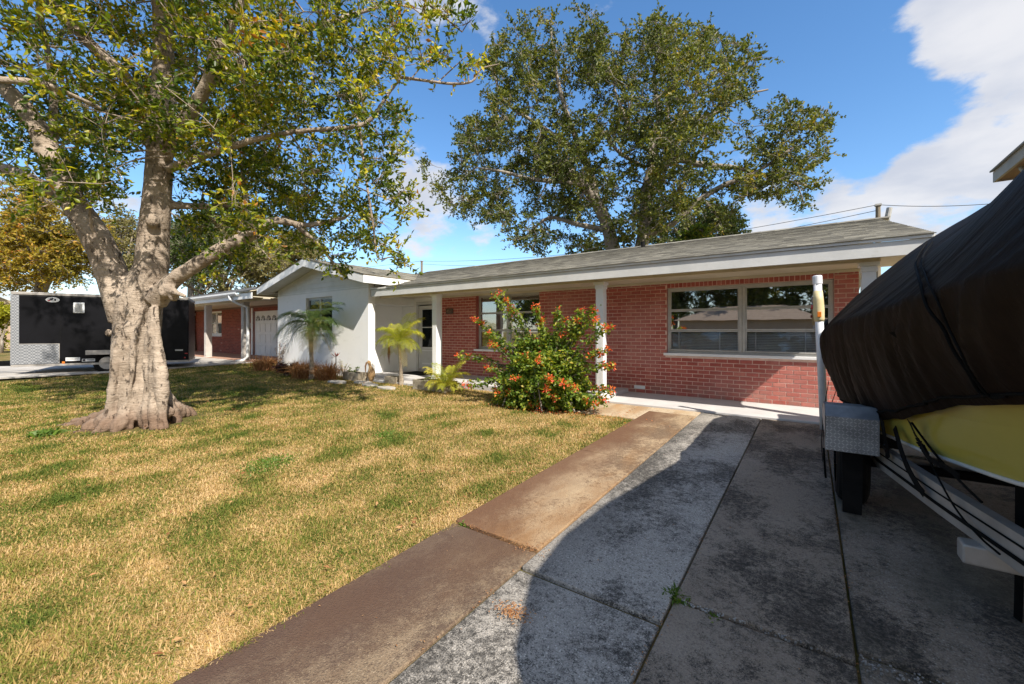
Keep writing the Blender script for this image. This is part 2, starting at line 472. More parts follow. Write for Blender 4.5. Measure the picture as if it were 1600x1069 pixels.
M['bark_ficus'] = bark('pale_smooth_bark', (0.44, 0.36, 0.285), (0.27, 0.215, 0.165), (0.19, 0.12, 0.08), 2.6, 1.0, base=(0.17, 0.105, 0.07))
M['bark_oak'] = bark('grey_oak_bark', (0.32, 0.28, 0.23), (0.23, 0.195, 0.16), (0.14, 0.11, 0.09), 3)
M['bark_palm'] = bark('palm_bark', (0.42, 0.36, 0.28), (0.28, 0.22, 0.16), (0.16, 0.11, 0.07), 14)


def cover_mat():
    m, g, out = newmat('black_canvas_cover')
    p = pos(g)
    col = g.mix(g.rng(g.noise(p, 0.8, 5, 0.6), 0.35, 0.7), (0.011, 0.0070, 0.0050), (0.025, 0.0150, 0.0095))
    wv = g.noise(p, 500, 1, 0.5)
    fold = g.noise(scaled(g, p, 1.6, 2.6, 0.35), 2.4, 4, 0.5)
    dust = g.rng(g.noise(p, 160, 2, 0.5), 0.73, 0.78, 0, 0.6)
    col = g.mix(dust, col, (0.10, 0.085, 0.07))
    hh = g.math('ADD', g.math('MULTIPLY', wv, 0.01), g.math('MULTIPLY', fold, 0.9))
    principled(g, out, col, 0.6, 0, 0.07, hh, 0.5, 0.07)
    return m


M['cover'] = cover_mat()


def plate_mat(name, sc=1.0, axis='XZ', c=(0.36, 0.37, 0.38)):
    m, g, out = newmat(name)
    p = pos(g)
    col = g.mix(g.rng(g.noise(p, 6, 4, 0.6), 0.3, 0.7), c, tuple(x * 0.6 for x in c))
    principled(g, out, col, 0.5, 0.35, 0.4, g.noise(p, 40, 3), 0.1)
    return m


M['plate'] = plate_mat('tread_plate')
M['plate_bright'] = plate_mat('tread_plate_bumps', c=(0.62, 0.62, 0.63))


def trailer_plate():
    m, g, out = newmat('studded_plate')
    ck = g.n('ShaderNodeTexChecker', i_Scale=24.0)
    g.L.new(pos(g), ck.inputs['Vector'])
    col = g.mix(ck.outputs['Fac'], (0.22, 0.23, 0.25), (0.42, 0.43, 0.45))
    principled(g, out, col, 0.4, 0.5, 0.5, ck.outputs['Fac'], 0.5, 0.01)
    return m


M['stud_plate'] = trailer_plate()


# ------------------------------------------------------------------ mesh helpers
class MB:
    def __init__(s):
        s.v = []
        s.f = []
        s.r = []

    def face(s, pts, rnd=0.0):
        b = len(s.v)
        s.v.extend(tuple(p) for p in pts)
        s.f.append(tuple(range(b, b + len(pts))))
        s.r.append(rnd)

    def box(s, x0, y0, z0, x1, y1, z1, rnd=0.0):
        b = len(s.v)
        s.v += [(x0, y0, z0), (x1, y0, z0), (x1, y1, z0), (x0, y1, z0), (x0, y0, z1), (x1, y0, z1), (x1, y1, z1), (x0, y1, z1)]
        for q in ((0, 3, 2, 1), (4, 5, 6, 7), (0, 1, 5, 4), (1, 2, 6, 5), (2, 3, 7, 6), (3, 0, 4, 7)):
            s.f.append(tuple(b + i for i in q))
            s.r.append(rnd)

    def prism(s, poly, d, rnd=0.0):
        """poly: list of 3D points, extruded by vector d"""
        n = len(poly)
        b = len(s.v)
        d = Vector(d)
        s.v += [tuple(p) for p in poly] + [tuple(Vector(p) + d) for p in poly]
        s.f.append(tuple(range(b + n - 1, b - 1, -1)))
        s.f.append(tuple(range(b + n, b + 2 * n)))
        for i in range(n):
            j = (i + 1) % n
            s.f.append((b + i, b + j, b + n + j, b + n + i))
        s.r += [rnd] * (n + 2)

    def beam(s, a, c, w, h, up=(0, 0, 1)):
        """rectangular bar from a to c"""
        a, c = Vector(a), Vector(c)
        t = (c - a).normalized()
        u = Vector(up)
        sd = t.cross(u)
        if sd.length < 1e-4:
            sd = t.cross(Vector((1, 0, 0)))
        sd.normalize()
        u = sd.cross(t).normalized()
        q = [a + sd * x * w / 2 + u * y * h / 2 for x, y in ((-1, -1), (1, -1), (1, 1), (-1, 1))]
        s.prism(q, c - a)

    def tube(s, pts, rad, n=8, rnd=0.0, cap=True):
        pts = [Vector(p) for p in pts]
        if not hasattr(rad, '__len__'):
            rad = [rad] * len(pts)
        b = len(s.v)
        T = (pts[1] - pts[0]).normalized()
        U = T.orthogonal().normalized()
        for i, p in enumerate(pts):
            if 0 < i < len(pts) - 1:
                T2 = (pts[i + 1] - pts[i - 1]).normalized()
            else:
                T2 = (pts[min(i + 1, len(pts) - 1)] - pts[max(i - 1, 0)]).normalized()
            U = (U - T2 * U.dot(T2))
            U = U.normalized() if U.length > 1e-6 else T2.orthogonal().normalized()
            W = T2.cross(U)
            for k in range(n):
                a = 2 * pi * k / n
                s.v.append(tuple(p + (U * math.cos(a) + W * math.sin(a)) * rad[i]))
        for i in range(len(pts) - 1):
            for k in range(n):
                k2 = (k + 1) % n
                s.f.append((b + i * n + k, b + i * n + k2, b + (i + 1) * n + k2, b + (i + 1) * n + k))
                s.r.append(rnd)
        if cap:
            s.f.append(tuple(b + k for k in range(n - 1, -1, -1)))
            e = b + (len(pts) - 1) * n
            s.f.append(tuple(e + k for k in range(n)))
            s.r += [rnd, rnd]

    def mesh(s, name, mat=None, smooth=False, origin=None, rnd=False):
        me = bpy.data.meshes.new(name)
        v = s.v
        if origin is not None:
            ox, oy, oz = origin
            v = [(a - ox, b_ - oy, c - oz) for a, b_, c in v]
        me.from_pydata(v, [], s.f)
        if smooth:
            me.polygons.foreach_set('use_smooth', [True] * len(me.polygons))
        if rnd:
            a = me.attributes.new('rnd', 'FLOAT', 'FACE')
            a.data.foreach_set('value', s.r)
        if mat:
            me.materials.append(mat)
        me.update()
        return me

    def build(s, name, mat, parent=None, smooth=False, rnd=False, bevel=0):
        if parent is None:
            A = np.array(s.v)
            o3 = ((A[:, 0].min() + A[:, 0].max()) / 2, (A[:, 1].min() + A[:, 1].max()) / 2, A[:, 2].min())
        else:
            o3 = None
        me = s.mesh(name, mat, smooth, o3, rnd)
        o = link(name, me, parent)
        if o3:
            o.location = o3
        if bevel:
            md = o.modifiers.new('bevel', 'BEVEL')
            md.width = bevel
            md.segments = 2
            md.limit_method = 'ANGLE'
            md.harden_normals = False
        return o


ROOTINV = {}


def link(name, data, parent=None):
    o = bpy.data.objects.new(name, data)
    COL.objects.link(o)
    if parent is not None:
        o.parent = parent
        top = parent
        loc = Vector((0, 0, 0))
        while top is not None:
            loc += top.location
            top = top.parent
        o.matrix_parent_inverse = Matrix.Translation(-ROOTLOC(parent))
    return o


def ROOTLOC(o):
    """world translation of an object chain made of pure translations"""
    M_ = Vector((0, 0, 0))
    while o is not None:
        M_ += o.location
        if o.parent is not None:
            M_ += o.matrix_parent_inverse.translation
        o = o.parent
    return M_


def tag(o, label=None, cat=None, group=None, kind=None):
    if label:
        o['label'] = label
    if cat:
        o['category'] = cat
    if group:
        o['group'] = group
    if kind:
        o['kind'] = kind
    return o


def thing(name, loc, label, cat, group=None):
    o = bpy.data.objects.new(name, None)
    COL.objects.link(o)
    o.empty_display_size = 0.2
    o.location = loc
    return tag(o, label, cat, group)


def np_obj(name, V, F, mat, parent=None, rnd=None, kind=None, smooth=False):
    """V (n,3), F (m,k) with constant k"""
    V = np.asarray(V, np.float32)
    F = np.asarray(F, np.int32)
    me = bpy.data.meshes.new(name)
    k = F.shape[1]
    me.vertices.add(len(V))
    me.vertices.foreach_set('co', V.ravel())
    me.loops.add(F.size)
    me.loops.foreach_set('vertex_index', F.ravel())
    me.polygons.add(len(F))
    me.polygons.foreach_set('loop_start', np.arange(0, F.size, k, dtype=np.int32))
    me.polygons.foreach_set('loop_total', np.full(len(F), k, np.int32))
    if smooth:
        me.polygons.foreach_set('use_smooth', np.ones(len(F), bool))
    me.update(calc_edges=True)
    if rnd is not None:
        a = me.attributes.new('rnd', 'FLOAT', 'FACE')
        a.data.foreach_set('value', np.asarray(rnd, np.float32))
    me.materials.append(mat)
    o = link(name, me, parent)
    if kind:
        o['kind'] = kind
    return o


def unit(v):
    return v / np.maximum(np.linalg.norm(v, axis=1, keepdims=True), 1e-9)


def leaves(P, D, L, W, up=None, fold=0.25):
    """folded two-quad-ish leaves as 2 triangles pairs: base, left, tip, right. returns V,F(tris)"""
    n = len(P)
    D = unit(D)
    R = RNG.normal(size=(n, 3))
    if up is not None:
        R = R * (1 - up) + np.array([0, 0, 1.0]) * up * 2
    S = unit(np.cross(D, R))
    Nn = np.cross(S, D)
    L = np.broadcast_to(np.asarray(L, float), (n,))[:, None]
    W = np.broadcast_to(np.asarray(W, float), (n,))[:, None]
    a = P
    tip = P + D * L - Nn * L * 0.10
    mid = P + D * L * 0.5
    l = mid + S * W / 2 + Nn * W * fold
    r = mid - S * W / 2 + Nn * W * fold
    V = np.stack([a, l, tip, r], 1).reshape(-1, 3)
    i = np.arange(n)[:, None] * 4
    F = np.concatenate([np.concatenate([i, i + 1, i + 2], 1), np.concatenate([i, i + 2, i + 3], 1)], 1).reshape(-1, 3)
    return V, F


# ------------------------------------------------------------------ world sky
def build_sky():
    g = N(world.node_tree)
    for nd in list(world.node_tree.nodes):
        world.node_tree.nodes.remove(nd)
    out = g.n('ShaderNodeOutputWorld')
    bg = g.n('ShaderNodeBackground', i_Strength=SKY_STRENGTH)
    sky = g.n('ShaderNodeTexSky', sky_type='NISHITA', sun_disc=False)
    sky.sun_elevation = SUN_EL
    sky.sun_rotation = math.atan2(SUNV.x, SUNV.y)
    sky.altitude = 10
    sky.air_density = 1.0
    sky.dust_density = 0.25
    sky.ozone_density = 2.2
    tc = g.n('ShaderNodeTexCoord').outputs['Generated']
    vn = g.n('ShaderNodeVectorMath', operation='NORMALIZE')
    g.L.new(tc, vn.inputs[0])
    d = vn.outputs[0]
    sp = g.n('ShaderNodeSeparateXYZ')
    g.L.new(d, sp.inputs[0])
    z = g.math('ADD', g.math('MAXIMUM', sp.outputs[2], 0.0), 0.16)
    cx = g.n('ShaderNodeCombineXYZ')
    g.L.new(g.math('DIVIDE', sp.outputs[0], z), cx.inputs[0])
    g.L.new(g.math('DIVIDE', sp.outputs[1], z), cx.inputs[1])
    cx.inputs[2].default_value = 9.1
    n1 = g.noise(cx.outputs[0], 0.75, 9, 0.58)
    n2 = g.noise(scaled(g, d, 3, 3, 5), 1.6, 8, 0.6)
    n3 = g.noise(scaled(g, d, 3, 3, 6), 4.5, 8, 0.6)
    f = g.math('ADD', g.math('MULTIPLY_ADD', n1, 0.62, g.math('MULTIPLY', n2, 0.55)), g.math('MULTIPLY', g.math('SUBTRACT', n3, 0.5), 0.42))
    f = g.math('SUBTRACT', f, 0.085)
    # cloud banks: direction, half-width cosine, weight
    banks = [((1440, 60), 0.9945, .24), ((1520, 30), 0.992, .24), ((1590, 60), .993, .18), ((1560, 120), .995, .12),
             ((1400, 165), .993, -.30), ((1500, 172), .9975, -.20), ((1350, 200), .995, -.16), ((1600, 180), .9985, -.20), ((1310, 265), .997, -.12),
             ((1430, 235), .9955, .16), ((1520, 225), .994, .22), ((1600, 230), .994, .2), ((1370, 300), .994, .20), ((1480, 310), .992, .26), ((1240, 335), .991, .22), ((1150, 350), .994, .12),
             ((700, 395), 0.990, 0.16), ((640, 360), 0.993, 0.14), ((790, 385), 0.994, 0.10), ((700, 45), 0.990, 0.14), ((655, 290), 0.995, 0.12), ((60, 470), 0.95, 0.12), ((1160, 15), .998, .08),
             ((1290, 90), 0.990, -0.22), ((1120, 60), 0.985, -0.10), ((880, -260), 0.95, 0.06), ((-700, 200), 0.7, 0.1), ((710, 170), 0.993, -0.2), ((60, 100), 0.9, -0.12)]
    banks = [(q, cw, w * (.85 if w > 0 and q[0] > 1100 else 1)) for q, cw, w in banks]
    banks += [(Vector((.6, -.6, .45)), .35, .30), (Vector((.1, -.3, .95)), .80, .22), (Vector((.95, .1, .3)), .6, .2)]  # unseen banks outside the view, added to make the sky light whiter
    for q, cw, w in banks:
        v = q.normalized() if isinstance(q, Vector) else pixdir(*q)
        dp = g.n('ShaderNodeVectorMath', operation='DOT_PRODUCT')
        g.L.new(d, dp.inputs[0])
        dp.inputs[1].default_value = v
        b = g.rng(dp.outputs['Value'], cw, 1.0 - (1.0 - cw) * 0.08, 0, w * 0.72)
        f = g.math('ADD', f, b)
    mask = g.rng(f, 0.575, 0.74)
    shade = g.rng(g.noise(cx.outputs[0], 2.4, 5, 0.55), 0.35, 0.75)
    ccol = g.mix(shade, (4.6, 4.6, 4.75), (3.3, 3.5, 4.0))
    hzn = g.rng(sp.outputs[2], 0.0, 0.18, 0.35, 0.0)
    hs = g.n('ShaderNodeHueSaturation', i_Saturation=1.2, i_Value=1.2)
    g.L.new(sky.outputs[0], hs.inputs['Color'])
    col = g.mix(hzn, hs.outputs[0], (3.6, 4.3, 5.2))
    col = g.mix(g.math('MULTIPLY', mask, 0.95), col, ccol)
    # below the horizon the world is dull ground
    col = g.mix(g.rng(sp.outputs[2], -0.02, 0.0), (0.9, 0.8, 0.6), col)
    g.L.new(col, bg.inputs['Color'])
    g.L.new(bg.outputs[0], out.inputs[0])


build_sky()

# ------------------------------------------------------------------ ground
def build_ground():
    xs = np.concatenate([[-900, -300, -120, -60, -40], np.arange(-30, 14.1, 0.5), [20, 40, 90, 300, 900]])
    ys = np.concatenate([[-900, -300, -90, -40, -20], np.arange(-10, 12.1, 0.5), [16, 24, 40, 90, 300, 900]])
    X, Y = np.meshgrid(xs, ys)
    Z = gz(X, Y) - 0.025
    V = np.stack([X, Y, Z], -1).reshape(-1, 3)
    nx, ny = len(xs), len(ys)
    i, j = np.meshgrid(np.arange(nx - 1), np.arange(ny - 1))
    a = (j * nx + i).ravel()
    F = np.stack([a, a + 1, a + nx + 1, a + nx], 1)
    o = np_obj('lawn_ground', V, F, M['ground'], smooth=True)
    tag(o, kind='structure')


build_ground()


def slab(mb, x0, y0, x1, y1, th=0.12, dz=0.0):
    """concrete slab following the slope of the ground"""
    P = []
    for (x, y) in ((x0, y0), (x1, y0), (x1, y1), (x0, y1)):
        P.append((x, y, float(-0.03 - 0.0225 * (7.35 - min(max(y, -7), 7.35))) + dz))
    mb.prism([(p[0], p[1], p[2] - th) for p in P], (0, 0, th))


drive = thing('driveway', (0, 2.3, -0.15), None, None)
del_keys = [k for k in drive.keys() if k in ('label', 'category')]
drive['kind'] = 'structure'
GAP = 0.012
J = {  # lane: (x0, x1, joints, material)
    'a': (-2.19, -1.44, [-7, -2.2, 2.31, 4.44, 7.0], 'lane_brown'),
    'b': (-1.44, -0.595, [-7, -2.2, 2.10, 7.345], 'lane_agg'),
    'c': (-0.595, 0.17, [-7, -2.2, 2.33, 5.48, 7.345], 'lane_grey'),
    'd': (0.17, 1.6, [-7, -2.2, 2.42, 7.345], 'lane_right'),
    'e': (1.6, 3.2, [-7, -2.2, 2.5, 7.345], 'lane_right'),
}
for key, (x0, x1, js, mt) in J.items():
    for k in range(len(js) - 1):
        mb = MB()
        lift = [0.0, -0.010, 0.002, 0.0][k % 4] + (0.003 if key in 'ac' else 0)
        cg = 0.011
        slab(mb, x0 + GAP / 2, js[k] + cg, x1 - GAP / 2, js[k + 1] - cg, dz=lift)
        mm = M[mt]
        if key == 'a' and k >= 2:
            mm = M['lane_brown_mid']
        mb.build('concrete_slab', mm, drive, bevel=0.008)
mb = MB()
slab(mb, -2.19 + .006, 7.006, -1.44 - .006, 7.345)
mb.build('concrete_slab', M['lane_brown_light'], drive, bevel=0.006)
mb = MB()
slab(mb, -3.25, 6.35, -2.196, 7.345, dz=-0.004)
mb.build('concrete_slab', M['lane_brown_light'], drive, bevel=0.006)
# dark joint filler below the slabs
mb = MB()
slab(mb, -2.18, -7, 3.2, 7.34, th=0.05, dz=-0.035)
mb.build('joint_filler', M['soil'], drive)
# crumbled aggregate lip along the cross joint of the two right lanes
mb = MB()
for k in range(420):
    t = RNG.random()
    x = -0.59 + t * 2.0
    y = 2.325 + 0.10 * t + RNG.normal(0, 0.018) + .012 * math.sin(x * 17)
    r = RNG.uniform(0.002, 0.0065)
    z = float(gz(x, y)) - .001
    mb.prism([(x + r * math.cos(a), y + r * math.sin(a), z - 0.002) for a in np.linspace(0, 2 * pi, 6)[:-1]], (0, 0, r * 0.5 + 0.003))
o = mb.build('joint_pebbles', M['edge_agg'], drive)
o['kind'] = 'stuff'

# porch slabs
porch = thing('porch_floor', (-4, 8, -0.1), None, None)
porch['kind'] = 'structure'
mb = MB(); mb.box(-3.15, 7.352, -0.16, 0.95, 8.74, 0.0)
mb.build('porch_slab', M['slab_white'], porch, bevel=0.012)
mb = MB(); mb.box(-10.52, 7.32, -0.16, -3.16, 8.74, 0.07)
mb.build('porch_slab', M['slab_white'], porch, bevel=0.012)
mb = MB(); mb.box(-9.7, 7.9, 0.072, -8.75, 8.6, 0.09)
mb.build('door_mat', M['rubber'], porch)
mb = MB(); mb.box(-10.0, 6.95, -0.16, -7.2, 7.30, -0.005)
mb.build('porch_step', M['slab_white'], porch, bevel=0.01)

# ------------------------------------------------------------------ the house
house = thing('house', (-6, 10, 0), 'single storey red brick house with white gabled wing, long porch and grey shingle roof', 'house')
WY = 8.72      # front of the mortar bed
BY = 8.708     # brick faces


def wall_boxes(mb, x0, x1, z0, z1, y0, y1, holes):
    """wall along X with rectangular holes (hx0,hx1,hz0,hz1)"""
    hs = sorted(holes)
    x = x0
    for hx0, hx1, hz0, hz1 in hs:
        if hx0 > x:
            mb.box(x, y0, z0, hx0, y1, z1)
        if hz0 > z0:
            mb.box(hx0, y0, z0, hx1, y1, hz0)
        if hz1 < z1:
            mb.box(hx0, y0, hz1, hx1, y1, z1)
        x = hx1
    if x < x1:
        mb.box(x, y0, z0, x1, y1, z1)


H1 = (-2.36, 0.33, 0.83, 2.165)
H2 = (-7.44, -5.40, 0.78, 2.295)
mb = MB()
wall_boxes(mb, -8.74, 0.65, -0.05, 2.42, WY, WY + 0.2, [H1, H2])
brickwall = mb.build('brick_wall', M['mortar'], house)

CH = 2.3 / 30
BL = 0.205
BH = CH - 0.0125
mesh_cache = {}


def brick_mesh(L, Hh, D=0.0065):
    k = (round(L, 3), round(Hh, 3))
    if k in mesh_cache:
        return mesh_cache[k]
    c = 0.0035
    m_ = MB()
    b = [(-L / 2, 0, -Hh / 2), (L / 2, 0, -Hh / 2), (L / 2, 0, Hh / 2), (-L / 2, 0, Hh / 2)]
    f_ = [(-L / 2 + c, -D, -Hh / 2 + c), (L / 2 - c, -D, -Hh / 2 + c), (L / 2 - c, -D, Hh / 2 - c), (-L / 2 + c, -D, Hh / 2 - c)]
    mid = [(x, -D + 0.003, z) for x, _, z in b]
    V = b + mid + f_
    F = [(8, 9, 10, 11)]
    for s0, s1 in ((0, 4), (4, 8)):
        for i in range(4):
            j = (i + 1) % 4
            F.append((s0 + i, s0 + j, s1 + j, s1 + i))
    m_.v, m_.f, m_.r = V, F, [0] * len(F)
    me = m_.mesh('brick', M['brick'])
    mesh_cache[k] = me
    return me


bricks = []
for k in range(30):
    zc = (k + 0.5) * CH
    x = -8.74 - (0.5 * BL if k % 2 else 0)
    spans = [(-8.74, 0.65)]
    for (a, b, c, d) in (H1, H2):
        if zc + BH / 2 > c - 0.01 and zc - BH / 2 < d + (0.14 if (a, b, c, d) == H1 else 0):
            new = []
            for (p, q) in spans:
                if b <= p or a >= q:
                    new.append((p, q))
                else:
                    if a > p: new.append((p, a))
                    if b < q: new.append((b, q))
            spans = new
    while x < 0.65:
        for (p, q) in spans:
            l, r = max(x, p), min(x + BL, q)
            if r - l > 0.04:
                bricks.append((l + 0.006, r - 0.006, zc, BH))
        x += BL
xx = H1[0] + 0.005
while xx < H1[1]:          # soldier course over the window
    bricks.append((xx, xx + 0.066, 2.2325, 0.125))
    xx += 0.0768
arr = []
for b in bricks:
    cx_ = (b[0] + b[1]) / 2
    px, py, d = proj(np.array([[cx_, BY, b[2]]]))
    px, py, d = px[0], py[0], d[0]
    w = (b[1] - b[0]) * FPX / d * 1.15
    h = b[3] * FPX / d
    hidden = px > 1288 or (720 < px < 960 and py > 500) or (1277 < px)
    arr.append((0 if hidden else w * h, b))
order = sorted(range(len(arr)), key=lambda i: -arr[i][0])
top300 = set(order[:298])
rest = MB()
for i, (ar, b) in enumerate(arr):
    L = b[1] - b[0]
    cx_ = (b[0] + b[1]) / 2
    proud = RNG.uniform(-0.002, 0.002)
    if i in top300:
        o = bpy.data.objects.new('brick', brick_mesh(L, b[3]))
        COL.objects.link(o)
        o.parent = brickwall
        o.matrix_parent_inverse = Matrix.Translation(-ROOTLOC(brickwall))
        o.location = (cx_, WY + proud, b[2] + RNG.uniform(-.0012, .0012))
        o.rotation_euler = (0, RNG.uniform(-0.006, 0.006), 0)
    else:
        me = brick_mesh(L, b[3])
        off = len(rest.v)
        rr = RNG.random()
        for v in me.vertices:
            rest.v.append((v.co.x + cx_, v.co.y + WY + proud, v.co.z + b[2]))
        for p in me.polygons:
            rest.f.append(tuple(off + q for q in p.vertices))
            rest.r.append(rr)
o = rest.build('brick_courses', M['brick'], brickwall, rnd=True)
o['kind'] = 'stuff'
# white vent brick
mb = MB(); mb.box(-3.03, WY - 0.019, CH * 1.0 + .005, -2.80, WY, CH * 2 - .004)
mb.build('vent_brick', M['trim_clean'], house, bevel=0.003)
# reveals of the two windows
mb = MB()
for (a, b, c, d) in (H1, H2):
    mb.box(a + .0005, WY - 0.004, c + .001, a + .0035, WY + .19, d - .001)
    mb.box(b - .0035, WY - 0.004, c + .001, b - .0005, WY + .19, d - .001)
mb.build('window_reveal', M['brick'], house)
# raised white strip on left brick panel
# end wall and back wall
mb = MB()
mb.prism([(0.65, WY + .202, -0.1), (0.65, 16.2, -0.1), (0.65, 16.2, 2.65), (0.65, 12.1, 3.7), (0.65, WY + .202, 2.86)], (-0.15, 0, 0))
mb.box(-15.1, 16.202, -0.1, 0.65, 16.35, 2.5)
mb.build('end_wall', M['stucco'], house)


def make_window(x0, x1, z0, z1, yf, cols, rows, parent, frame_mat, fw=0.045, blinds=True, low_open=True, sill=True, mull=0.10, glass='glass'):
    """awning window: frame, panes, blind, sill"""
    mb = MB()
    mb.box(x0, yf, z0, x1, yf + 0.07, z0 + fw)
    mb.box(x0, yf, z1 - fw, x1, yf + 0.07, z1)
    mb.box(x0, yf + .001, z0 + fw, x0 + fw, yf + 0.07, z1 - fw)
    mb.box(x1 - fw, yf + .001, z0 + fw, x1, yf + 0.07, z1 - fw)
    cw = (x1 - x0 - 2 * fw - mull * (cols - 1)) / cols
    xs = []
    x = x0 + fw
    for c in range(cols):
        xs.append((x, x + cw))
        x += cw
        if c < cols - 1:
            mb.box(x, yf - 0.006, z0 + fw, x + mull * 0.47, yf + 0.07, z1 - fw)
            mb.box(x + mull * 0.53, yf - 0.006, z0 + fw, x + mull, yf + 0.07, z1 - fw)
            mb.box(x + mull * 0.47, yf + 0.01, z0 + fw, x + mull * 0.53, yf + 0.07, z1 - fw)
            x += mull
    win = mb.build('window', frame_mat, parent, bevel=0.003)
    zr = np.linspace(z0 + fw, z1 - fw, rows + 1)
    for (a, b) in xs:
        for r in range(rows):
            za, zb = zr[r], zr[r + 1]
            tilt = 0.035 if (r == 0 and low_open) else 0.0
            fr = MB()
            t = 0.026
            ya = yf + 0.014 - tilt
            fr.box(a, ya, za + .002, b, ya + 0.02, za + t)
            fr.box(a, yf + 0.014, zb - t, b, yf + 0.034, zb - .002)
            fr.box(a, yf + .016, za + t, a + t, yf + 0.03, zb - t)
            fr.box(b - t, yf + .016, za + t, b, yf + 0.03, zb - t)
            s_ = fr.build('sash', frame_mat, win)
            pn = MB()
            pn.prism([(a + t, ya + 0.010, za + t), (a + t, yf + 0.024, zb - t), (b - t, yf + 0.024, zb - t), (b - t, ya + 0.010, za + t)], (0, 0.004, 0))
            pn.build('pane', M['glass_low'] if (r == 0 and low_open) else M[glass], win)
    if blinds:
        bl = MB()
        z = z0 + fw
        while z < z1 - fw:
            bl.prism([(x0 + fw, yf + 0.085, z), (x1 - fw, yf + 0.085, z), (x1 - fw, yf + 0.105, z + 0.022), (x0 + fw, yf + 0.105, z + 0.022)], (0, 0.001, 0.002))
            z += 0.030
        b_ = bl.build('blind_slats', M['blind'], win)
        b_['kind'] = 'stuff'
        tp = MB()
        for (a, b) in xs:
            for q in (0.12, 0.72):
                xx = a + (b - a) * q
                tp.box(xx, yf + 0.078, z0 + fw, xx + 0.02, yf + 0.082, z1 - fw)
        tp.build('blind_tape', M['trim'], win)
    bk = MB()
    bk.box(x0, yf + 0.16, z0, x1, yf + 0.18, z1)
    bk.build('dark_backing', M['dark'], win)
    if sill:
        sb = MB()
        sb.box(x0 - 0.06, yf - 0.06 if sill is True else sill, z0 - 0.055, x1 + 0.06, yf + 0.05, z0 - 0.002)
        sb.build('sill', M['trim_clean'], win, bevel=0.006)
    return win


make_window(H1[0] + .004, H1[1] - .004, 0.86, 2.16, WY + 0.03, 2, 3, house, M['alu'], sill=WY - 0.05)
make_window(H2[0] + .004, H2[1] - .004, 0.81, 2.29, WY + 0.11, 2, 3, house, M['alu'], low_open=False, sill=WY - 0.04)

# white wall with the front door
mb = MB()
wall_boxes(mb, -10.55, -8.745, -0.05, 2.42, WY, WY + 0.2, [(-9.83, -8.82, -0.05, 2.10)])
mb.build('entry_wall', M['stucco'], house)
mb = MB()
mb.box(-9.83, WY - 0.02, 0.075, -9.75, WY + 0.1, 2.10)
mb.box(-8.90, WY - 0.02, 0.075, -8.82, WY + 0.1, 2.10)
mb.box(-9.83, WY - 0.021, 2.10, -8.82, WY + 0.1, 2.19)
dfr = mb.build('door_frame', M['trim'], house, bevel=0.004)
mb = MB()
wall_boxes(mb, -9.745, -8.905, 0.09, 2.07, WY + 0.01, WY + 0.05, [(-9.60, -9.04, 0.82, 1.95)])
door = mb.build('door', M['trim'], house, bevel=0.004)
mb = MB()
mb.box(-9.60, WY + 0.025, 0.82, -9.04, WY + 0.03, 1.95)
mb.build('pane', M['door_glass'], door)
for ya_, za_, yb_, zb_ in ((.004, 1.40, .022, 1.425), (0, .78, .012, .815), (.002, .30, .009, .34), (.002, .70, .009, .73)):
    mb = MB()
    mb.box(-9.60, WY + ya_, za_, -9.04, WY + yb_, zb_)
    mb.build('door_rail', M['trim_clean'], door)
mb = MB(); mb.box(-9.745, WY - 0.015, 0.075, -8.905, WY + 0.009, 0.16)
mb.build('kick_plate', M['galv'], door)
mb = MB(); mb.tube([(-8.97, WY - 0.03, 1.08), (-8.97, WY + 0.01, 1.08)], 0.03, 10)
mb.build('handle', M['galv'], door)
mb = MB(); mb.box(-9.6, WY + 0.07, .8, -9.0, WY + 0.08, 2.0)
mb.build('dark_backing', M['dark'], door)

# house number plaque
mb = MB(); mb.box(-8.56, WY - 0.034, 1.79, -8.28, WY - 0.016, 1.95)
plq = mb.build('number_plaque', M['bronze'], house, bevel=0.004)
cu = bpy.data.curves.new('numerals', 'FONT')
cu.body = '457'
cu.size = 0.135
cu.extrude = 0.004
cu.align_x = 'CENTER'
cu.align_y = 'CENTER'
o = bpy.data.objects.new('numerals_source', cu)
COL.objects.link(o)
me = bpy.data.meshes.new_from_object(o.evaluated_get(bpy.context.evaluated_depsgraph_get()))
bpy.data.objects.remove(o)
me.transform(Matrix.Translation((-8.42, WY - 0.038, 1.87)) @ Matrix.Rotation(pi / 2, 4, 'X'))
me.materials.clear(); me.materials.append(M['gold'])
link('numerals', me, plq)

# ceiling, beam, fascia
mb = MB(); mb.box(-9.94, 7.16, 2.305, 1.15, WY - 0.002, 2.33)
mb.build('porch_ceiling', M['soffit'], house)
mb = MB(); mb.box(-9.93, 7.44, 2.235, 0.78, 7.60, 2.304)
mb.build('porch_beam', M['soffit'], house, bevel=0.006)
mb = MB(); mb.box(-9.92, 7.13, 2.25, 1.225, 7.158, 2.44)
mb.build('fascia', M['trim'], house, bevel=0.003)
mb = MB(); mb.box(-9.9, 7.105, 2.444, 1.235, 7.14, 2.486)
mb.build('drip_board', M['trim'], house, bevel=0.003)
mb = MB(); mb.box(-8.7, WY - 0.05, 2.255, 0.65, WY - 0.018, 2.302)
mb.build('crown_strip', M['soffit'], house)


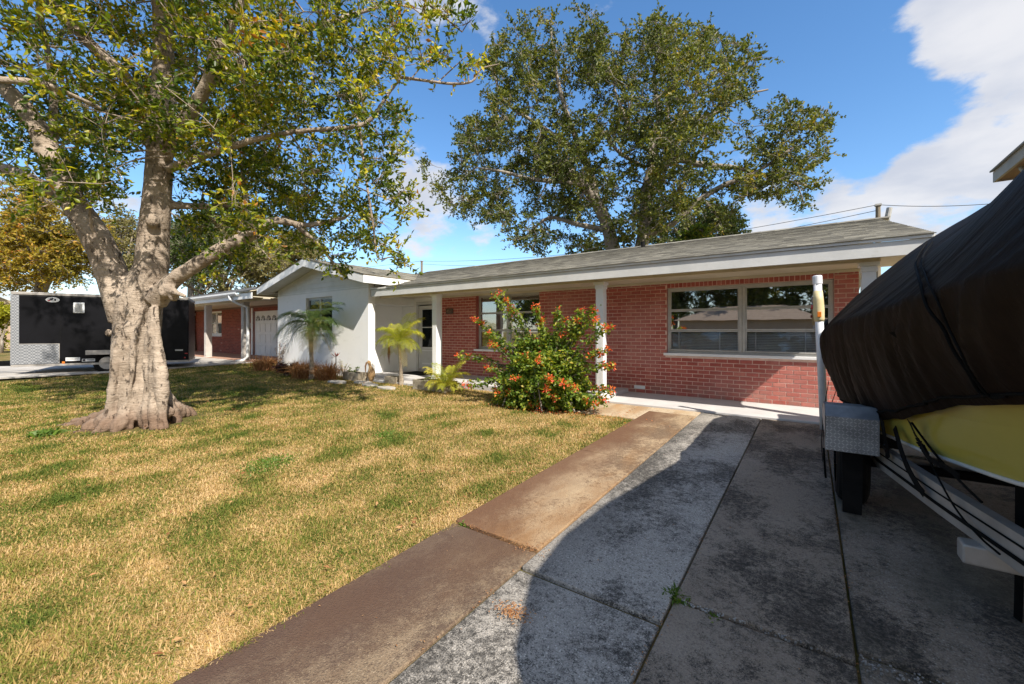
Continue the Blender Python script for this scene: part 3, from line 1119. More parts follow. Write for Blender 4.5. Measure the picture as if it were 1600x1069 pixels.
def column(cx, cy, h, z0=0.0, w=0.15, parent=house, mat=M['trim_clean']):
    mb = MB()
    mb.box(cx - w / 2, cy - w / 2, z0, cx + w / 2, cy + w / 2, h - 0.10)
    # flutes
    for k in range(5):
        fx = cx - w / 2 + w * (k + 0.7) / 5.4
        mb.box(fx, cy - w / 2 - 0.006, z0 + 0.16, fx + w / 9, cy - w / 2, h - 0.22)
        fy = cy - w / 2 + w * (k + 0.7) / 5.4
        mb.box(cx + w / 2, fy, z0 + 0.16, cx + w / 2 + 0.006, fy + w / 9, h - 0.22)
        mb.box(cx - w / 2 - 0.006, fy, z0 + 0.16, cx - w / 2, fy + w / 9, h - 0.22)
    c_ = mb.build('column', mat, parent)
    mb = MB()
    mb.box(cx - w / 2 - 0.015, cy - w / 2 - 0.015, h - 0.13, cx + w / 2 + 0.015, cy + w / 2 + 0.015, h - 0.055)
    mb.box(cx - w / 2 - 0.035, cy - w / 2 - 0.035, h - 0.055, cx + w / 2 + 0.035, cy + w / 2 + 0.035, h)
    mb.build('capital', mat, c_, bevel=0.008)
    mb = MB()
    mb.box(cx - w / 2 - 0.02, cy - w / 2 - 0.02, z0, cx + w / 2 + 0.02, cy + w / 2 + 0.02, z0 + 0.09)
    mb.build('column_base', mat, c_, bevel=0.008)


for cx_, z_ in ((-7.74, 0.07), (-3.265, 0.0), (0.66, 0.0)):
    column(cx_, 7.52, 2.234, z_)

# roof planes -----------------------------------------------------------------


def shingles(O, U, Vv, width, length, ex=0.14, tab=0.22, clip=None, keep=None):
    """staggered shingle tabs on the plane O + a U + b V; V runs up the slope"""
    O, U, Vv = Vector(O), Vector(U).normalized(), Vector(Vv).normalized()
    Nn = U.cross(Vv).normalized()
    mb = MB()
    rows = int(length / ex) + 1
    for r in range(rows):
        b0 = r * ex
        b1 = min(b0 + ex * 1.15, length + 0.02)
        a = -RNG.uniform(0, tab)
        while a < width:
            w = tab * RNG.uniform(0.6, 1.35)
            a0, a1 = max(a, 0), min(a + w, width)
            a += w
            if a1 - a0 < 0.01:
                continue
            th = 0.010 + RNG.uniform(0, 0.001)
            dd = 0.0
            p = [O + U * a0 + Vv * (b0 + dd) + Nn * th, O + U * a1 + Vv * (b0 + dd) + Nn * th, O + U * a1 + Vv * b1 + Nn * 0.003, O + U * a0 + Vv * b1 + Nn * 0.003]
            if keep and not keep((p[0] + p[2]) / 2):
                continue
            rr = RNG.random()
            q0, q1 = p[0] - Nn * th, p[1] - Nn * th
            mb.face(p, rr)
            mb.face([q0, q1, p[1], p[0]], rr * 0.6)
            pass
    return mb


SL = (3.76 - 2.49) / (12.08 - 7.10)
# main roof deck (front and rear)
mb = MB()
zf = 2.488
mb.prism([(-15.6, 7.16, zf - .03), (1.235, 7.16, zf - .03), (1.235, 12.08, 3.745 - .03), (-15.6, 12.08, 3.745 - .03)], (0, 0, 0.028))
mb.prism([(-15.6, 12.08, 3.745 - .03), (1.235, 12.08, 3.745 - .03), (1.235, 17.0, zf - .03), (-15.6, 17.0, zf - .03)], (0, 0, 0.028))
roof = mb.build('roof', M['soffit'], house)
vdir = Vector((0, 12.08 - 7.09, 3.745 - 2.478))


def keep_main(p):
    # leave out what lies under the wing roof
    wz = 3.52 - 0.243 * abs(p.x + 12.52)
    return not (p.x < -9.3 and p.z < wz - 0.06)


mb = shingles((-15.6, 7.09, 2.482), (1, 0, 0), vdir, 16.85, vdir.length, keep=keep_main)
o = mb.build('shingle_courses', M['shingle'], roof, rnd=True); o['kind'] = 'stuff'
mb = MB()
mb.prism([(-15.6, 12.08, 3.752), (1.25, 12.08, 3.752), (1.25, 17.0, 2.5), (-15.6, 17.0, 2.5)], (0, 0, 0.01))
mb.build('rear_roofing', M['shingle'], roof)
mb = MB()
x = -13.0
while x < 1.2:
    w = 0.30
    r_ = RNG.random()
    b0 = len(mb.f)
    mb.prism([(x, 11.94, 3.728), (x, 12.08, 3.775), (x, 12.22, 3.738), (x, 12.08, 3.785)], (w * 1.04, 0, 0.004))
    for q in range(b0, len(mb.f)):
        mb.r[q] = r_ * 0.4
    x += w
o = mb.build('ridge_caps', M['shingle'], roof, rnd=True); o['kind'] = 'stuff'
# rake board at the right end, gable infill
mb = MB()
mb.prism([(1.236, 7.13, 2.30), (1.236, 12.08, 3.56), (1.236, 12.08, 3.735), (1.236, 7.13, 2.475)], (0.02, 0, 0))
mb.build('rake_board', M['trim'], house)
# plumbing vent on the roof
vp = onY(1005, 381, 11.9)
mb = MB(); mb.tube([(vp.x, vp.y, vp.z - 0.1), (vp.x, vp.y, vp.z + 0.06)], 0.06, 10)
mb.build('roof_vent', M['rubber'], house)

# the wing ---------------------------------------------------------------------
WX0, WX1, WC = -15.1, -9.95, -12.52
WF = 7.08
HW = (-13.24, -11.73, 1.25, 2.36)
mb = MB()
wall_boxes(mb, WX0, WX1, -0.15, 2.55, WF, WF + 0.22, [HW])
mb.prism([(WX0, WF + 0.03, 2.55), (WX1, WF + 0.03, 2.55), (WX1, WF + 0.03, 2.86), (WC, WF + 0.03, 3.47), (WX0, WF + 0.03, 2.86)], (0, 0.15, 0))
mb.box(WX0, WF + 0.22, -0.15, WX0 + 0.2, 15.9, 2.55)
mb.build('wing_wall', M['stucco'], house)
mb = MB()
mb.box(-10.7, WF + 0.222, -0.15, -10.5, WY - .002, 2.45)           # recessed entry side wall
mb.build('entry_side_wall', M['stucco'], house)
mb = MB(); mb.box(-10.48, WF + 0.225, 2.07, -9.955, WY - .004, 2.30)
mb.build('entry_header', M['trim_clean'], house, bevel=0.004)
make_window(HW[0], HW[1], HW[2], HW[3], WF + 0.06, 2, 3, house, M['alu'], blinds=False, low_open=False, sill=WF - 0.03, mull=0.06, glass='door_glass')
# gable lap siding, board by board
zb = 2.50
k = 0
while zb < 3.45:
    z2 = min(zb + 0.155, 3.46)
    def xr(z):
        return (WX1 - WX0) / 2 * min(1, max(0.0, (3.49 - z) / (3.49 - 2.86)))
    h0, h1 = xr(zb), xr(z2)
    if h0 > 0.1:
        mb = MB()
        poly = [(WC - h0, WF - 0.004, zb), (WC + h0, WF - 0.004, zb), (WC + h1, WF + 0.012, z2), (WC - h1, WF + 0.012, z2)]
        mb.prism(poly, (0, 0.016, 0))
        mb.build('siding_board', M['siding'], house)
    zb += 0.15
# wing roof
E = 6.60
zp, ze = 3.52, 2.80
hx = 3.04
mb = MB()
mb.prism([(WC, E, zp - .03), (WC + hx, E, ze - .03), (WC + hx, 9.0, ze - .03), (WC, 11.4, zp - .03)], (0, 0, 0.026))
mb.prism([(WC - hx, E, ze - .03), (WC, E, zp - .03), (WC, 11.4, zp - .03), (WC - hx, 9.0, ze - .03)], (0, 0, 0.026))
wroof = mb.build('wing_roof', M['soffit'], house)


def keep_wing(p):
    mz = 2.482 + SL * (p.y - 7.09)
    return p.z > mz - 0.03


vv = Vector((-hx, 0, zp - ze))
mb = shingles((WC + hx + 0.02, E - 0.02, ze - 0.006), (0, 1, 0), vv, 4.9, vv.length, keep=keep_wing)
mb2 = shingles((WC - hx - 0.02, 11.4, ze - 0.006), (0, -1, 0), Vector((hx, 0, zp - ze)), 4.82, vv.length, keep=keep_wing)
o_ = len(mb.v)
mb.v += mb2.v
mb.f += [tuple(i + o_ for i in f) for f in mb2.f]
mb.r += mb2.r
o = mb.build('shingle_courses', M['shingle'], wroof, rnd=True); o['kind'] = 'stuff'
for sgn in (-1, 1):
    mb = MB()
    mb.prism([(WC, E - .002, zp - 0.25), (WC + sgn * hx, E - .002, ze - 0.235), (WC + sgn * hx, E - .002, ze - 0.035), (WC, E - .002, zp - 0.035)], (0, 0.028, 0))
    mb.build('rake_board', M['trim_clean'], house)
    mb = MB()
    x_ = WC + sgn * (hx + 0.002)
    mb.prism([(x_, E, ze - 0.23), (x_, 8.8, ze - 0.23), (x_, 8.8, ze - 0.034), (x_, E, ze - 0.034)], (-sgn * 0.03, 0, 0))
    mb.build('side_fascia', M['trim_clean'], house)
    mb = MB()   # raked soffit
    mb.prism([(WC, E + .03, zp - 0.20), (WC + sgn * (hx - .03), E + .03, ze - 0.20), (WC + sgn * (hx - .03), WF, ze - 0.20), (WC, WF, zp - 0.20)], (0, 0, 0.02))
    mb.build('soffit', M['siding'], house)
    mb = MB()   # eave soffit on the side
    xa, xb = sorted((WC + sgn * 2.58, WC + sgn * (hx - .03)))
    mb.box(xa, WF, ze - 0.185, xb, 8.6, ze - 0.165)
    mb.build('soffit', M['siding'], house)
mb = MB()
mb.prism([(WX1, WF + .23, 2.35), (WX1, 8.9, 2.35), (WX1, 8.9, 2.9), (WX1, WF + .23, 2.75)], (-0.1, 0, 0))
mb.build('wing_side_wall', M['stucco'], house)

# ------------------------------------------------------------------ neighbour's house on the left
nb = thing('neighbour_house', (-23, 10, 0.2), 'low neighbouring house of mottled red and white brick, beyond the white gabled wing', 'house')
NZ = 0.2
mb = MB()
wall_boxes(mb, -33, -16.2, 0, 2.75, 9.0, 9.2, [(-29.9, -29.0, 0, 2.35), (-26.8, -25.3, 1.08, 2.38), (-21.6, -18.4, 0, 2.24)])
mb.build('brick_wall', M['far_brick'], nb)
mb = MB(); mb.box(-33, 8.97, 2.42, -16.2, 8.999, 2.75)
mb.build('frieze', simple('brown_frieze', (0.20, 0.12, 0.085), None, 3, 0.8), nb)
make_window(-26.8, -25.3, 1.08, 2.38, 9.03, 2, 2, nb, M['trim_clean'], fw=0.08, blinds=False, low_open=False, sill=8.96, mull=0.09)
mb = MB(); mb.box(-29.9, 9.05, 0.2, -29.0, 9.1, 2.35)
nd = mb.build('door', M['trim_clean'], nb)
mb = MB()
mb.box(-29.72, 9.03, 1.05, -29.18, 9.049, 2.2)
mb.build('pane', M['dark'], nd)
mb = MB()
mb.box(-29.72, 9.02, 1.55, -29.18, 9.03, 1.60)
mb.build('door_rail', M['trim_clean'], nd)
gd = MB(); gd.box(-21.6, 9.06, 0.15, -18.4, 9.1, 2.24)
gdo = gd.build('garage_door', M['trim_clean'], nb)
for r in range(4):
    for c in range(6):
        x0 = -21.5 + c * 0.53
        z0 = 0.2 + r * 0.51
        if r < 3:
            mb = MB(); mb.box(x0 + 0.04, 9.045, z0 + 0.06, x0 + 0.48, 9.06, z0 + 0.44)
            mb.build('panel', M['trim_clean'], gdo, bevel=0.01)
        else:
            # arched sunburst light
            cx_, cz = x0 + 0.26, z0 + 0.08
            pts = [(cx_ + 0.2 * math.cos(t), 9.05, cz + 0.22 * math.sin(t)) for t in np.linspace(0, pi, 9)]
            mb = MB(); mb.prism(pts[::-1], (0, 0.008, 0))
            mb.build('pane', M['dark'], gdo)
            mb = MB()
            for t in (0.6, 1.2, 1.95, 2.55):
                mb.beam((cx_, 9.045, cz), (cx_ + 0.2 * math.cos(t), 9.045, cz + 0.22 * math.sin(t)), 0.012, 0.03)
            mb.build('muntin', M['trim_clean'], gdo)
mb = MB(); mb.box(-21.75, 8.96, 0.15, -21.6, 9.0, 2.4); mb.box(-22.0, 8.93, 1.45, -21.85, 9.0, 1.7)
mb.build('door_trim', M['trim_clean'], nb)
for cx_ in (-21.4, -17.7):
    column(cx_, 7.1, 2.52, NZ - .1, 0.22, nb, simple('grey_column_paint', (0.55, 0.51, 0.47), None, 3, 0.6))
mb = MB(); mb.box(-33, 6.9, -0.1, -17.2, 8.97, NZ - .02)
mb.build('porch_slab', M['pink_tile'], nb, bevel=0.02)
mb = MB(); mb.box(-33, 6.62, 2.50, -15.9, 8.97, 2.53); mb.box(-33, 6.95, 2.42, -15.9, 7.2, 2.50)
mb.build('soffit', M['soffit'], nb)
mb = MB(); mb.box(-33, 6.57, 2.45, -15.9, 6.6, 2.66)
mb.build('fascia', M['trim_clean'], nb)
# gutter with downspout
mb = MB()
prof = [(0, 0), (-0.09, 0), (-0.13, 0.06), (-0.13, 0.12), (-0.12, 0.12), (-0.115, 0.065), (-0.085, 0.012), (0, 0.012)]
mb.prism([(-33, 6.568 + a, 2.60 + b) for a, b in prof], (16.1, 0, 0))
gut = mb.build('gutter', M['trim_clean'], nb)
mb = MB()
mb.tube([(-17.55, 6.50, 2.62), (-17.5, 6.5, 2.50), (-17.35, 6.72, 2.32), (-17.22, 6.97, 2.2), (-17.22, 6.99, 1.2), (-17.22, 6.99, 0.36), (-17.3, 6.9, 0.22), (-17.5, 6.7, 0.16)], 0.055, 8)
mb.build('downspout', M['trim_clean'], nb, smooth=True)
mb = MB()
mb.prism([(-33, 6.52, 2.69), (-15.9, 6.52, 2.69), (-15.9, 12.4, 4.15), (-33, 12.4, 4.15)], (0, 0, 0.03))
mb.prism([(-33, 12.4, 4.15), (-15.9, 12.4, 4.15), (-15.9, 17.8, 2.7), (-33, 17.8, 2.7)], (0, 0, 0.03))
nr = mb.build('roof', M['soffit'], nb)
vv = Vector((0, 5.9, 1.47))
o = shingles((-33, 6.5, 2.725), (1, 0, 0), vv, 17.1, vv.length, ex=0.2, tab=0.4).build('shingle_courses', M['shingle_grey'], nr, rnd=True)
o['kind'] = 'stuff'
mb = MB()
mb.prism([(-15.95, 9.0, 0), (-15.95, 17.5, 0), (-15.95, 17.5, 2.7), (-15.95, 12.4, 4.1), (-15.95, 9.0, 3.2)], (-0.2, 0, 0))
mb.build('end_wall', M['tan_stucco'], nb)

# neighbour's drive
mb = MB()
mb.prism([(-30, -6, 0.06), (-17.1, 0.5, 0.055), (-16.9, 3.2, 0.06), (-16.6, 6.9, 0.14), (-22.5, 6.9, 0.15), (-23, 2, 0.1), (-33, -4, 0.05)], (0, 0, 0.03))
o = mb.build('neighbour_driveway', M['walk'], None)
tag(o, kind='structure')

# far tan house at the left edge
fh = thing('far_house', (-60, 1, 0), 'distant tan house with brown tile roof at the far left edge, behind the black trailer', 'house')
mb = MB(); mb.box(-66, -3.5, 0, -46, 3.5, 2.9)
mb.build('wall', M['tan_stucco'], fh)
mb = MB()
mb.prism([(-46, -4.3, 2.8), (-46, 4.3, 2.8), (-46, 0, 5.0)], (-20, 0, 0))
mb.build('roof', M['tile_roof'], fh)
mb = MB(); mb.beam((-45.97, 4.4, 2.75), (-45.97, 0, 5.0), 0.1, 0.3); mb.beam((-45.97, -4.4, 2.75), (-45.97, 0, 5.0), 0.1, 0.3)
mb.build('rake_board', simple('pale_yellow_trim', (0.6, 0.5, 0.34), None, 2, 0.7), fh)
mb = MB(); mb.box(-46.0, -2.6, 0.9, -45.95, -1.2, 2.1); mb.box(-46.0, 1.2, 0.9, -45.95, 2.6, 2.1)
mb.build('window', M['dark'], fh)

# two-storey neighbour at the right, only its eave corner shows
rn = thing('two_storey_house', (8.5, 14, 0), 'tall neighbouring house, only its brown eave corner and gutter showing above the boat cover', 'house')
mb = MB(); mb.box(4.6, 12.0, -0.1, 14, 15.2, 5.2)
mb.build('wall', M['tan_stucco'], rn)
mb = MB(); mb.box(3.86, 11.4, 5.12, 14, 15.72, 5.16)
mb.build('soffit', simple('brown_wood_soffit', (0.26, 0.16, 0.09), (0.18, 0.10, 0.06), 4, 0.7, stretch=(1, 12, 1)), rn)
mb = MB(); mb.box(3.80, 11.4, 5.08, 3.855, 15.76, 5.34); mb.box(3.86, 15.725, 5.08, 14, 15.76, 5.34)
mb.build('fascia', simple('taupe_fascia', (0.30, 0.26, 0.21), None, 2, 0.5), rn)
mb = MB(); mb.prism([(3.75, 11.3, 5.35), (3.75, 15.8, 5.35), (9, 15.8, 6.6), (9, 11.3, 6.6)], (0, 0, 0.04)); mb.prism([(9, 11.3, 6.6), (9, 15.8, 6.6), (14.2, 15.8, 5.35), (14.2, 11.3, 5.35)], (0, 0, 0.04))
mb.build('roof', M['shingle_grey'], rn)
mb = MB(); mb.tube([(3.95, 14.6, 5.08), (3.98, 14.6, 4.98), (4.2, 14.5, 4.94), (4.54, 14.4, 4.85), (4.56, 14.4, 0.1)], 0.05, 8)
mb.build('downspout', simple('grey_downspout', (0.33, 0.33, 0.30), None, 2, 0.5), rn, smooth=True)

# ------------------------------------------------------------------ enclosed black cargo trailer
A = Vector((-18.0, 1.33, 0)); B = Vector((-16.55, 4.95, 0))
tdir = (B - A).normalized(); tside = Vector((-tdir.y, tdir.x, 0))   # points away from the camera (-X)
if tside.x > 0:
    tside = -tside
TL = (B - A).length
ct = thing('cargo_trailer', (A + tside * 1.0 + Vector((TL / 2 * tdir.x, TL / 2 * tdir.y, 0.05))), 'black enclosed cargo trailer with studded metal corner panels, parked behind the large tree trunk', 'trailer')


def tb(mb, a0, a1, s0, s1, z0, z1):
    """box in trailer axes: along, sideways (0 = near face, + away), height"""
    p = [A + tdir * a + tside * s_ for a, s_ in ((a0, s0), (a1, s0), (a1, s1), (a0, s1))]
    mb.prism([(q.x, q.y, z0) for q in p], (0, 0, z1 - z0))


mb = MB(); tb(mb, 0, TL, 0, 2.0, 0.36, 2.32); mb.build('body', M['black_metal'], ct, bevel=0.03)
mb = MB(); tb(mb, -.01, TL + .01, -0.012, 2.01, 2.32, 2.40); mb.build('roof_rail', M['galv'], ct, bevel=0.01)
mb = MB(); tb(mb, -0.01, TL + .01, -0.01, 2.01, 0.30, 0.36); mb.build('bottom_rail', M['galv'], ct)
for s_ in (0.96, 1.9, 2.85):
    mb = MB(); tb(mb, s_, s_ + 0.006, -0.004, 0.0, 0.37, 2.31); mb.build('panel_seam', M['rubber'], ct)
mb = MB(); tb(mb, -0.012, 0.15, -0.016, 0.0, 0.37, 2.31); mb.build('corner_plate', M['stud_plate'], ct)
mb = MB(); tb(mb, 0.152, 0.93, -0.018, 0.0, 0.37, 0.93); mb.build('stone_guard', M['stud_plate'], ct)
mb = MB(); tb(mb, 0.93, 0.945, -0.022, 0.0, 0.37, 0.94); tb(mb, 0.152, 0.93, -0.022, 0.0, 0.93, 0.945); mb.build('guard_trim', M['galv'], ct)
mb = MB(); tb(mb, -0.02, 0.0, 0.0, 2.0, 0.37, 1.0); mb.build('front_guard', M['stud_plate'], ct)
# oval emblem, vent, stickers
c0 = A + tdir * 0.80 - tside * 0.006
mb = MB(); mb.prism([(c0 + tdir * 0.14 * math.cos(t) + Vector((0, 0, 2.20 + 0.075 * math.sin(t)))) for t in np.linspace(0, 2 * pi, 25)[:-1]], -tside * 0.004)
em = mb.build('oval_emblem', M['paper'], ct)
mb = MB()
c1 = c0 - tside * 0.006
for da, dz, w, h in ((-0.03, 0.01, 0.07, 0.03), (0.05, 0.0, 0.04, 0.035), (0.0, 0.035, 0.05, 0.02)):
    mb.prism([(c1 + tdir * (da + w * .5 * math.cos(t)) + Vector((0, 0, 2.20 + dz + h * math.sin(t)))) for t in np.linspace(0, 2 * pi, 9)[:-1]], -tside * 0.002)
mb.build('emblem_mark', M['ink'], em)
mb = MB()
mb.prism([(c1 + tdir * (-0.11 + .012 * i) + Vector((0, 0, 2.19 - 0.004 * i * (6 - i)))) for i in range(6)] + [(c1 + tdir * -0.04 + Vector((0, 0, 2.185)))], -tside * 0.002)
mb.build('emblem_mark', M['red'], em)
mb = MB(); tb(mb, 1.22, 1.46, -0.03, 0, 1.83, 2.14); vn_ = mb.build('side_vent', M['trim_clean'], ct, bevel=0.02)
mb = MB()
for k in range(7):
    tb(mb, 1.265, 1.415, -0.04, -0.03, 1.87 + k * 0.034, 1.89 + k * 0.034)
mb.build('louvre', M['alu'], vn_)
mb = MB(); tb(mb, 1.06, 1.36, -0.004, 0, 0.43, 0.53); d1 = mb.build('sticker', M['paper'], ct)
mb = MB(); tb(mb, 1.08, 1.28, -0.006, -0.0041, 0.46, 0.475); tb(mb, 1.08, 1.3, -0.006, -0.0041, 0.49, 0.50); mb.build('print_line', M['alu'], d1)
mb = MB(); tb(mb, 1.40, 1.68, -0.004, 0, 0.40, 0.48); d2 = mb.build('sticker', M['paper'], ct)
mb = MB(); tb(mb, 1.415, 1.475, -0.006, -0.0041, 0.41, 0.47); tb(mb, 1.49, 1.66, -0.006, -0.0041, 0.44, 0.455); mb.build('print_line', M['ink'], d2)
mb = MB(); tb(mb, 3.55, 3.75, -0.004, 0, 0.66, 0.71); mb.build('sticker', M['alu'], ct)
mb = MB(); tb(mb, 0.99, 1.05, -0.02, 0, 0.36, 0.42); mb.build('marker_lamp', M['orange'], ct)
mb = MB(); tb(mb, 3.78, 3.82, -0.02, 0, 0.42, 0.46); tb(mb, 3.8, 3.87, -0.02, 0, 0.56, 0.59); mb.build('marker_lamp', M['red'], ct)
mb = MB(); mb.beam(A + tdir * 0.6 + tside * 0.3 + Vector((0, 0, .36)), A - tdir * 1.3 + tside * 1.0 + Vector((0, 0, .36)), 0.07, 0.12)
mb.beam(A + tdir * 0.6 + tside * 1.7 + Vector((0, 0, .36)), A - tdir * 1.3 + tside * 1.0 + Vector((0, 0, .36)), 0.07, 0.12)
mb.build('tongue', M['black_metal'], ct)
mb = MB(); q = A - tdir * 1.1 + tside * 1.0; mb.tube([(q.x, q.y, 0.06), (q.x, q.y, 0.75)], 0.04, 8); mb.build('jack', M['galv'], ct)
for aa in (1.95, 2.75):
    for ss in (-0.02, 1.8):
        q = A + tdir * aa + tside * (ss + .02)
        mb = MB(); mb.tube([q + Vector((0, 0, 0.34)), q + tside * 0.2 + Vector((0, 0, 0.34))], 0.32, 20)
        wh = mb.build('wheel', M['rubber'], ct, smooth=False)
        mb = MB(); mb.tube([q - tside * 0.01 + Vector((0, 0, 0.34)), q + tside * 0.05 + Vector((0, 0, 0.34))], 0.19, 16)
        mb.build('rim', M['galv'], wh)
mb = MB(); tb(mb, 1.5, 3.2, -0.12, 0.0, 0.70, 0.73); tb(mb, 1.5, 3.2, -0.12, -0.115, 0.6, 0.70); mb.build('fender', M['galv'], ct)

# ------------------------------------------------------------------ garden things in front of the wing
def rocky_block(x0, y0, x1, y1, z0, z1, seed, lip=0.03):
    """rough hollow concrete planter"""
    rng = np.random.default_rng(seed)
    mb = MB()
    nx, ny = 9, 4
    rim = 0.06

    def add_grid(f, nu, nv):
        b = len(mb.v)
        for j in range(nv + 1):
            for i in range(nu + 1):
                p = Vector(f(i / nu, j / nv))
                n = mnoise.noise(p * 9 + Vector((seed, 0, 0))) * 0.018 + mnoise.noise(p * 25) * 0.009
                c = Vector(((x0 + x1) / 2, (y0 + y1) / 2, (z0 + z1) / 2))
                mb.v.append(tuple(p + (p - c).normalized() * n))
        for j in range(nv):
            for i in range(nu):
                a = b + j * (nu + 1) + i
                mb.f.append((a, a + 1, a + nu + 2, a + nu + 1)); mb.r.append(0)
    L = lambda a, b, t: a + (b - a) * t
    add_grid(lambda u, v: (L(x0, x1, u), y0, L(z0, z1, v)), 12, 4)
    add_grid(lambda u, v: (L(x1, x0, u), y1, L(z0, z1, v)), 12, 4)
    add_grid(lambda u, v: (x1, L(y0, y1, u), L(z0, z1, v)), 5, 4)
    add_grid(lambda u, v: (x0, L(y1, y0, u), L(z0, z1, v)), 5, 4)
    # rim and inner walls
    xi0, xi1, yi0, yi1 = x0 + rim, x1 - rim, y0 + rim, y1 - rim
    add_grid(lambda u, v: (L(x0, x1, u), L(y0, yi0, v), z1), 12, 1)
    add_grid(lambda u, v: (L(x0, x1, u), L(yi1, y1, v), z1), 12, 1)
    add_grid(lambda u, v: (L(x0, xi0, u), L(yi0, yi1, v), z1), 1, 4)
    add_grid(lambda u, v: (L(xi1, x1, u), L(yi0, yi1, v), z1), 1, 4)
    mb.box(xi0 - .01, yi0 - .01, z0, xi1 + .01, yi1 + .01, z1 - 0.035)
    return mb


o = rocky_block(-10.55, 6.70, -9.85, 6.98, -0.06, 0.17, 3).build('planter', M['rock']); tag(o, 'rough weathered planter trough beside the wooden bird at the wing corner', 'planter', 'planters along the porch edge')
o = rocky_block(-9.03, 6.92, -8.58, 7.15, -0.06, 0.12, 5).build('planter', M['rock']); tag(o, 'small low planter just left of the slim yellow palm trunk', 'planter', 'planters along the porch edge')
o = rocky_block(-7.60, 6.62, -6.55, 7.02, -0.07, 0.16, 8).build('planter', M['rock']); tag(o, 'long mossy stone planter in front of the white door column', 'planter', 'planters along the porch edge')
for k, (x, y, r) in enumerate(((-9.55, 6.62, 0.28), (-9.0, 6.45, 0.24), (-10.2, 6.3, 0.3), (-8.2, 6.35, 0.25))):
    mb = MB()
    z = float(gz(x, y))
    mb.prism([(x + r * (1 + .12 * math.sin(3 * t + k)) * math.cos(t) * 1.2, y + r * .6 * math.sin(t), z - .03) for t in np.linspace(0, 2 * pi, 10)[:-1]], (0, 0, 0.05))
    o = mb.build('stepping_stone', M['walk'], None, bevel=0.01)
    tag(o, ['flat pale stepping stone right in front of the wooden bird', 'flat stepping stone between the bird and the small planter', 'stepping stone in the grass before the left planter', 'stepping stone sunk in grass in front of the slim palm'][k], 'stepping stone', 'stepping stones by the porch')

# wooden pelican figure
bird = thing('bird_figurine', (-9.62, 6.93, -0.04), 'tan wooden pelican figure with long bill resting on its chest, at the wing corner', 'figurine')
bx, by = -9.62, 6.93
mb = MB()
mb.tube([(bx, by, -0.05), (bx, by, 0.02), (bx + .01, by, 0.10), (bx + .015, by, 0.2), (bx + .01, by - .01, 0.27), (bx - .01, by - .02, 0.34), (bx - .02, by - .03, 0.40), (bx - .03, by - .04, 0.45), (bx - .035, by - .05, 0.49), (bx - .04, by - .05, 0.51)],
        [0.05, 0.07, 0.105, 0.10, 0.07, 0.042, 0.036, 0.048, 0.04, 0.01], 12)
mb.build('body', M['figurine'], bird, smooth=True)
mb = MB(); mb.tube([(bx - .06, by - .09, 0.465), (bx - .075, by - .12, 0.36), (bx - .07, by - .125, 0.24), (bx - .06, by - .12, 0.17)], [0.022, 0.02, 0.014, 0.004], 6)
mb.build('bill', simple('dark_bill', (0.16, 0.08, 0.03), None, 10, .6), bird)
mb = MB(); mb.tube([(bx + .09, by + .01, 0.26), (bx + .12, by + .01, 0.14), (bx + .10, by + .01, 0.03)], [0.02, 0.035, 0.012], 6)
mb.build('wing', M['figurine'], bird, smooth=True)


# ------------------------------------------------------------------ plants
def frond(mb, base, az, length, rise, droop, nl=26, ll=0.2, lw=0.018, rng=None, rnd=None):
    """arching feather frond: rachis plus leaflets. returns nothing, fills mb"""
    base = Vector(base)
    h = Vector((math.cos(az), math.sin(az), 0))
    pts = []
    for i in range(11):
        t = i / 10
        pts.append(base + h * (length * (t - 0.12 * t * t)) + Vector((0, 0, length * (rise * t - droop * t * t))))
    rr = rnd if rnd is not None else random.random()
    mb.tube(pts, [0.008 * (1 - 0.75 * i / 10) * length * 1.6 for i in range(11)], 4, rr)
    for k in range(nl):
        t = 0.14 + 0.86 * k / (nl - 1)
        i = min(int(t * 10), 9)
        f = t * 10 - i
        p = pts[i].lerp(pts[i + 1], f)
        tg = (pts[i + 1] - pts[i]).normalized()
        side = tg.cross(Vector((0, 0, 1)))
        side = side.normalized() if side.length > 0.05 else Vector((-h.y, h.x, 0))
        up = side.cross(tg).normalized()
        L = ll * (0.55 + 0.75 * math.sin(pi * (0.12 + 0.8 * t)))
        for sgn in (-1, 1):
            dv = (side * sgn * 0.95 + tg * (0.55 + 0.5 * t) + up * random.uniform(-0.05, 0.35)).normalized()
            m = p + dv * L * 0.55
            e = p + dv * L + Vector((0, 0, -L * random.uniform(0.15, 0.55)))
            w = tg * lw * 0.5
            mb.face([p - w * .6, m - w, m + w, p + w * .6], min(1, max(0, rr + random.uniform(-.25, .25))))
            mb.face([m - w, e, m + w], min(1, max(0, rr + random.uniform(-.25, .25))))


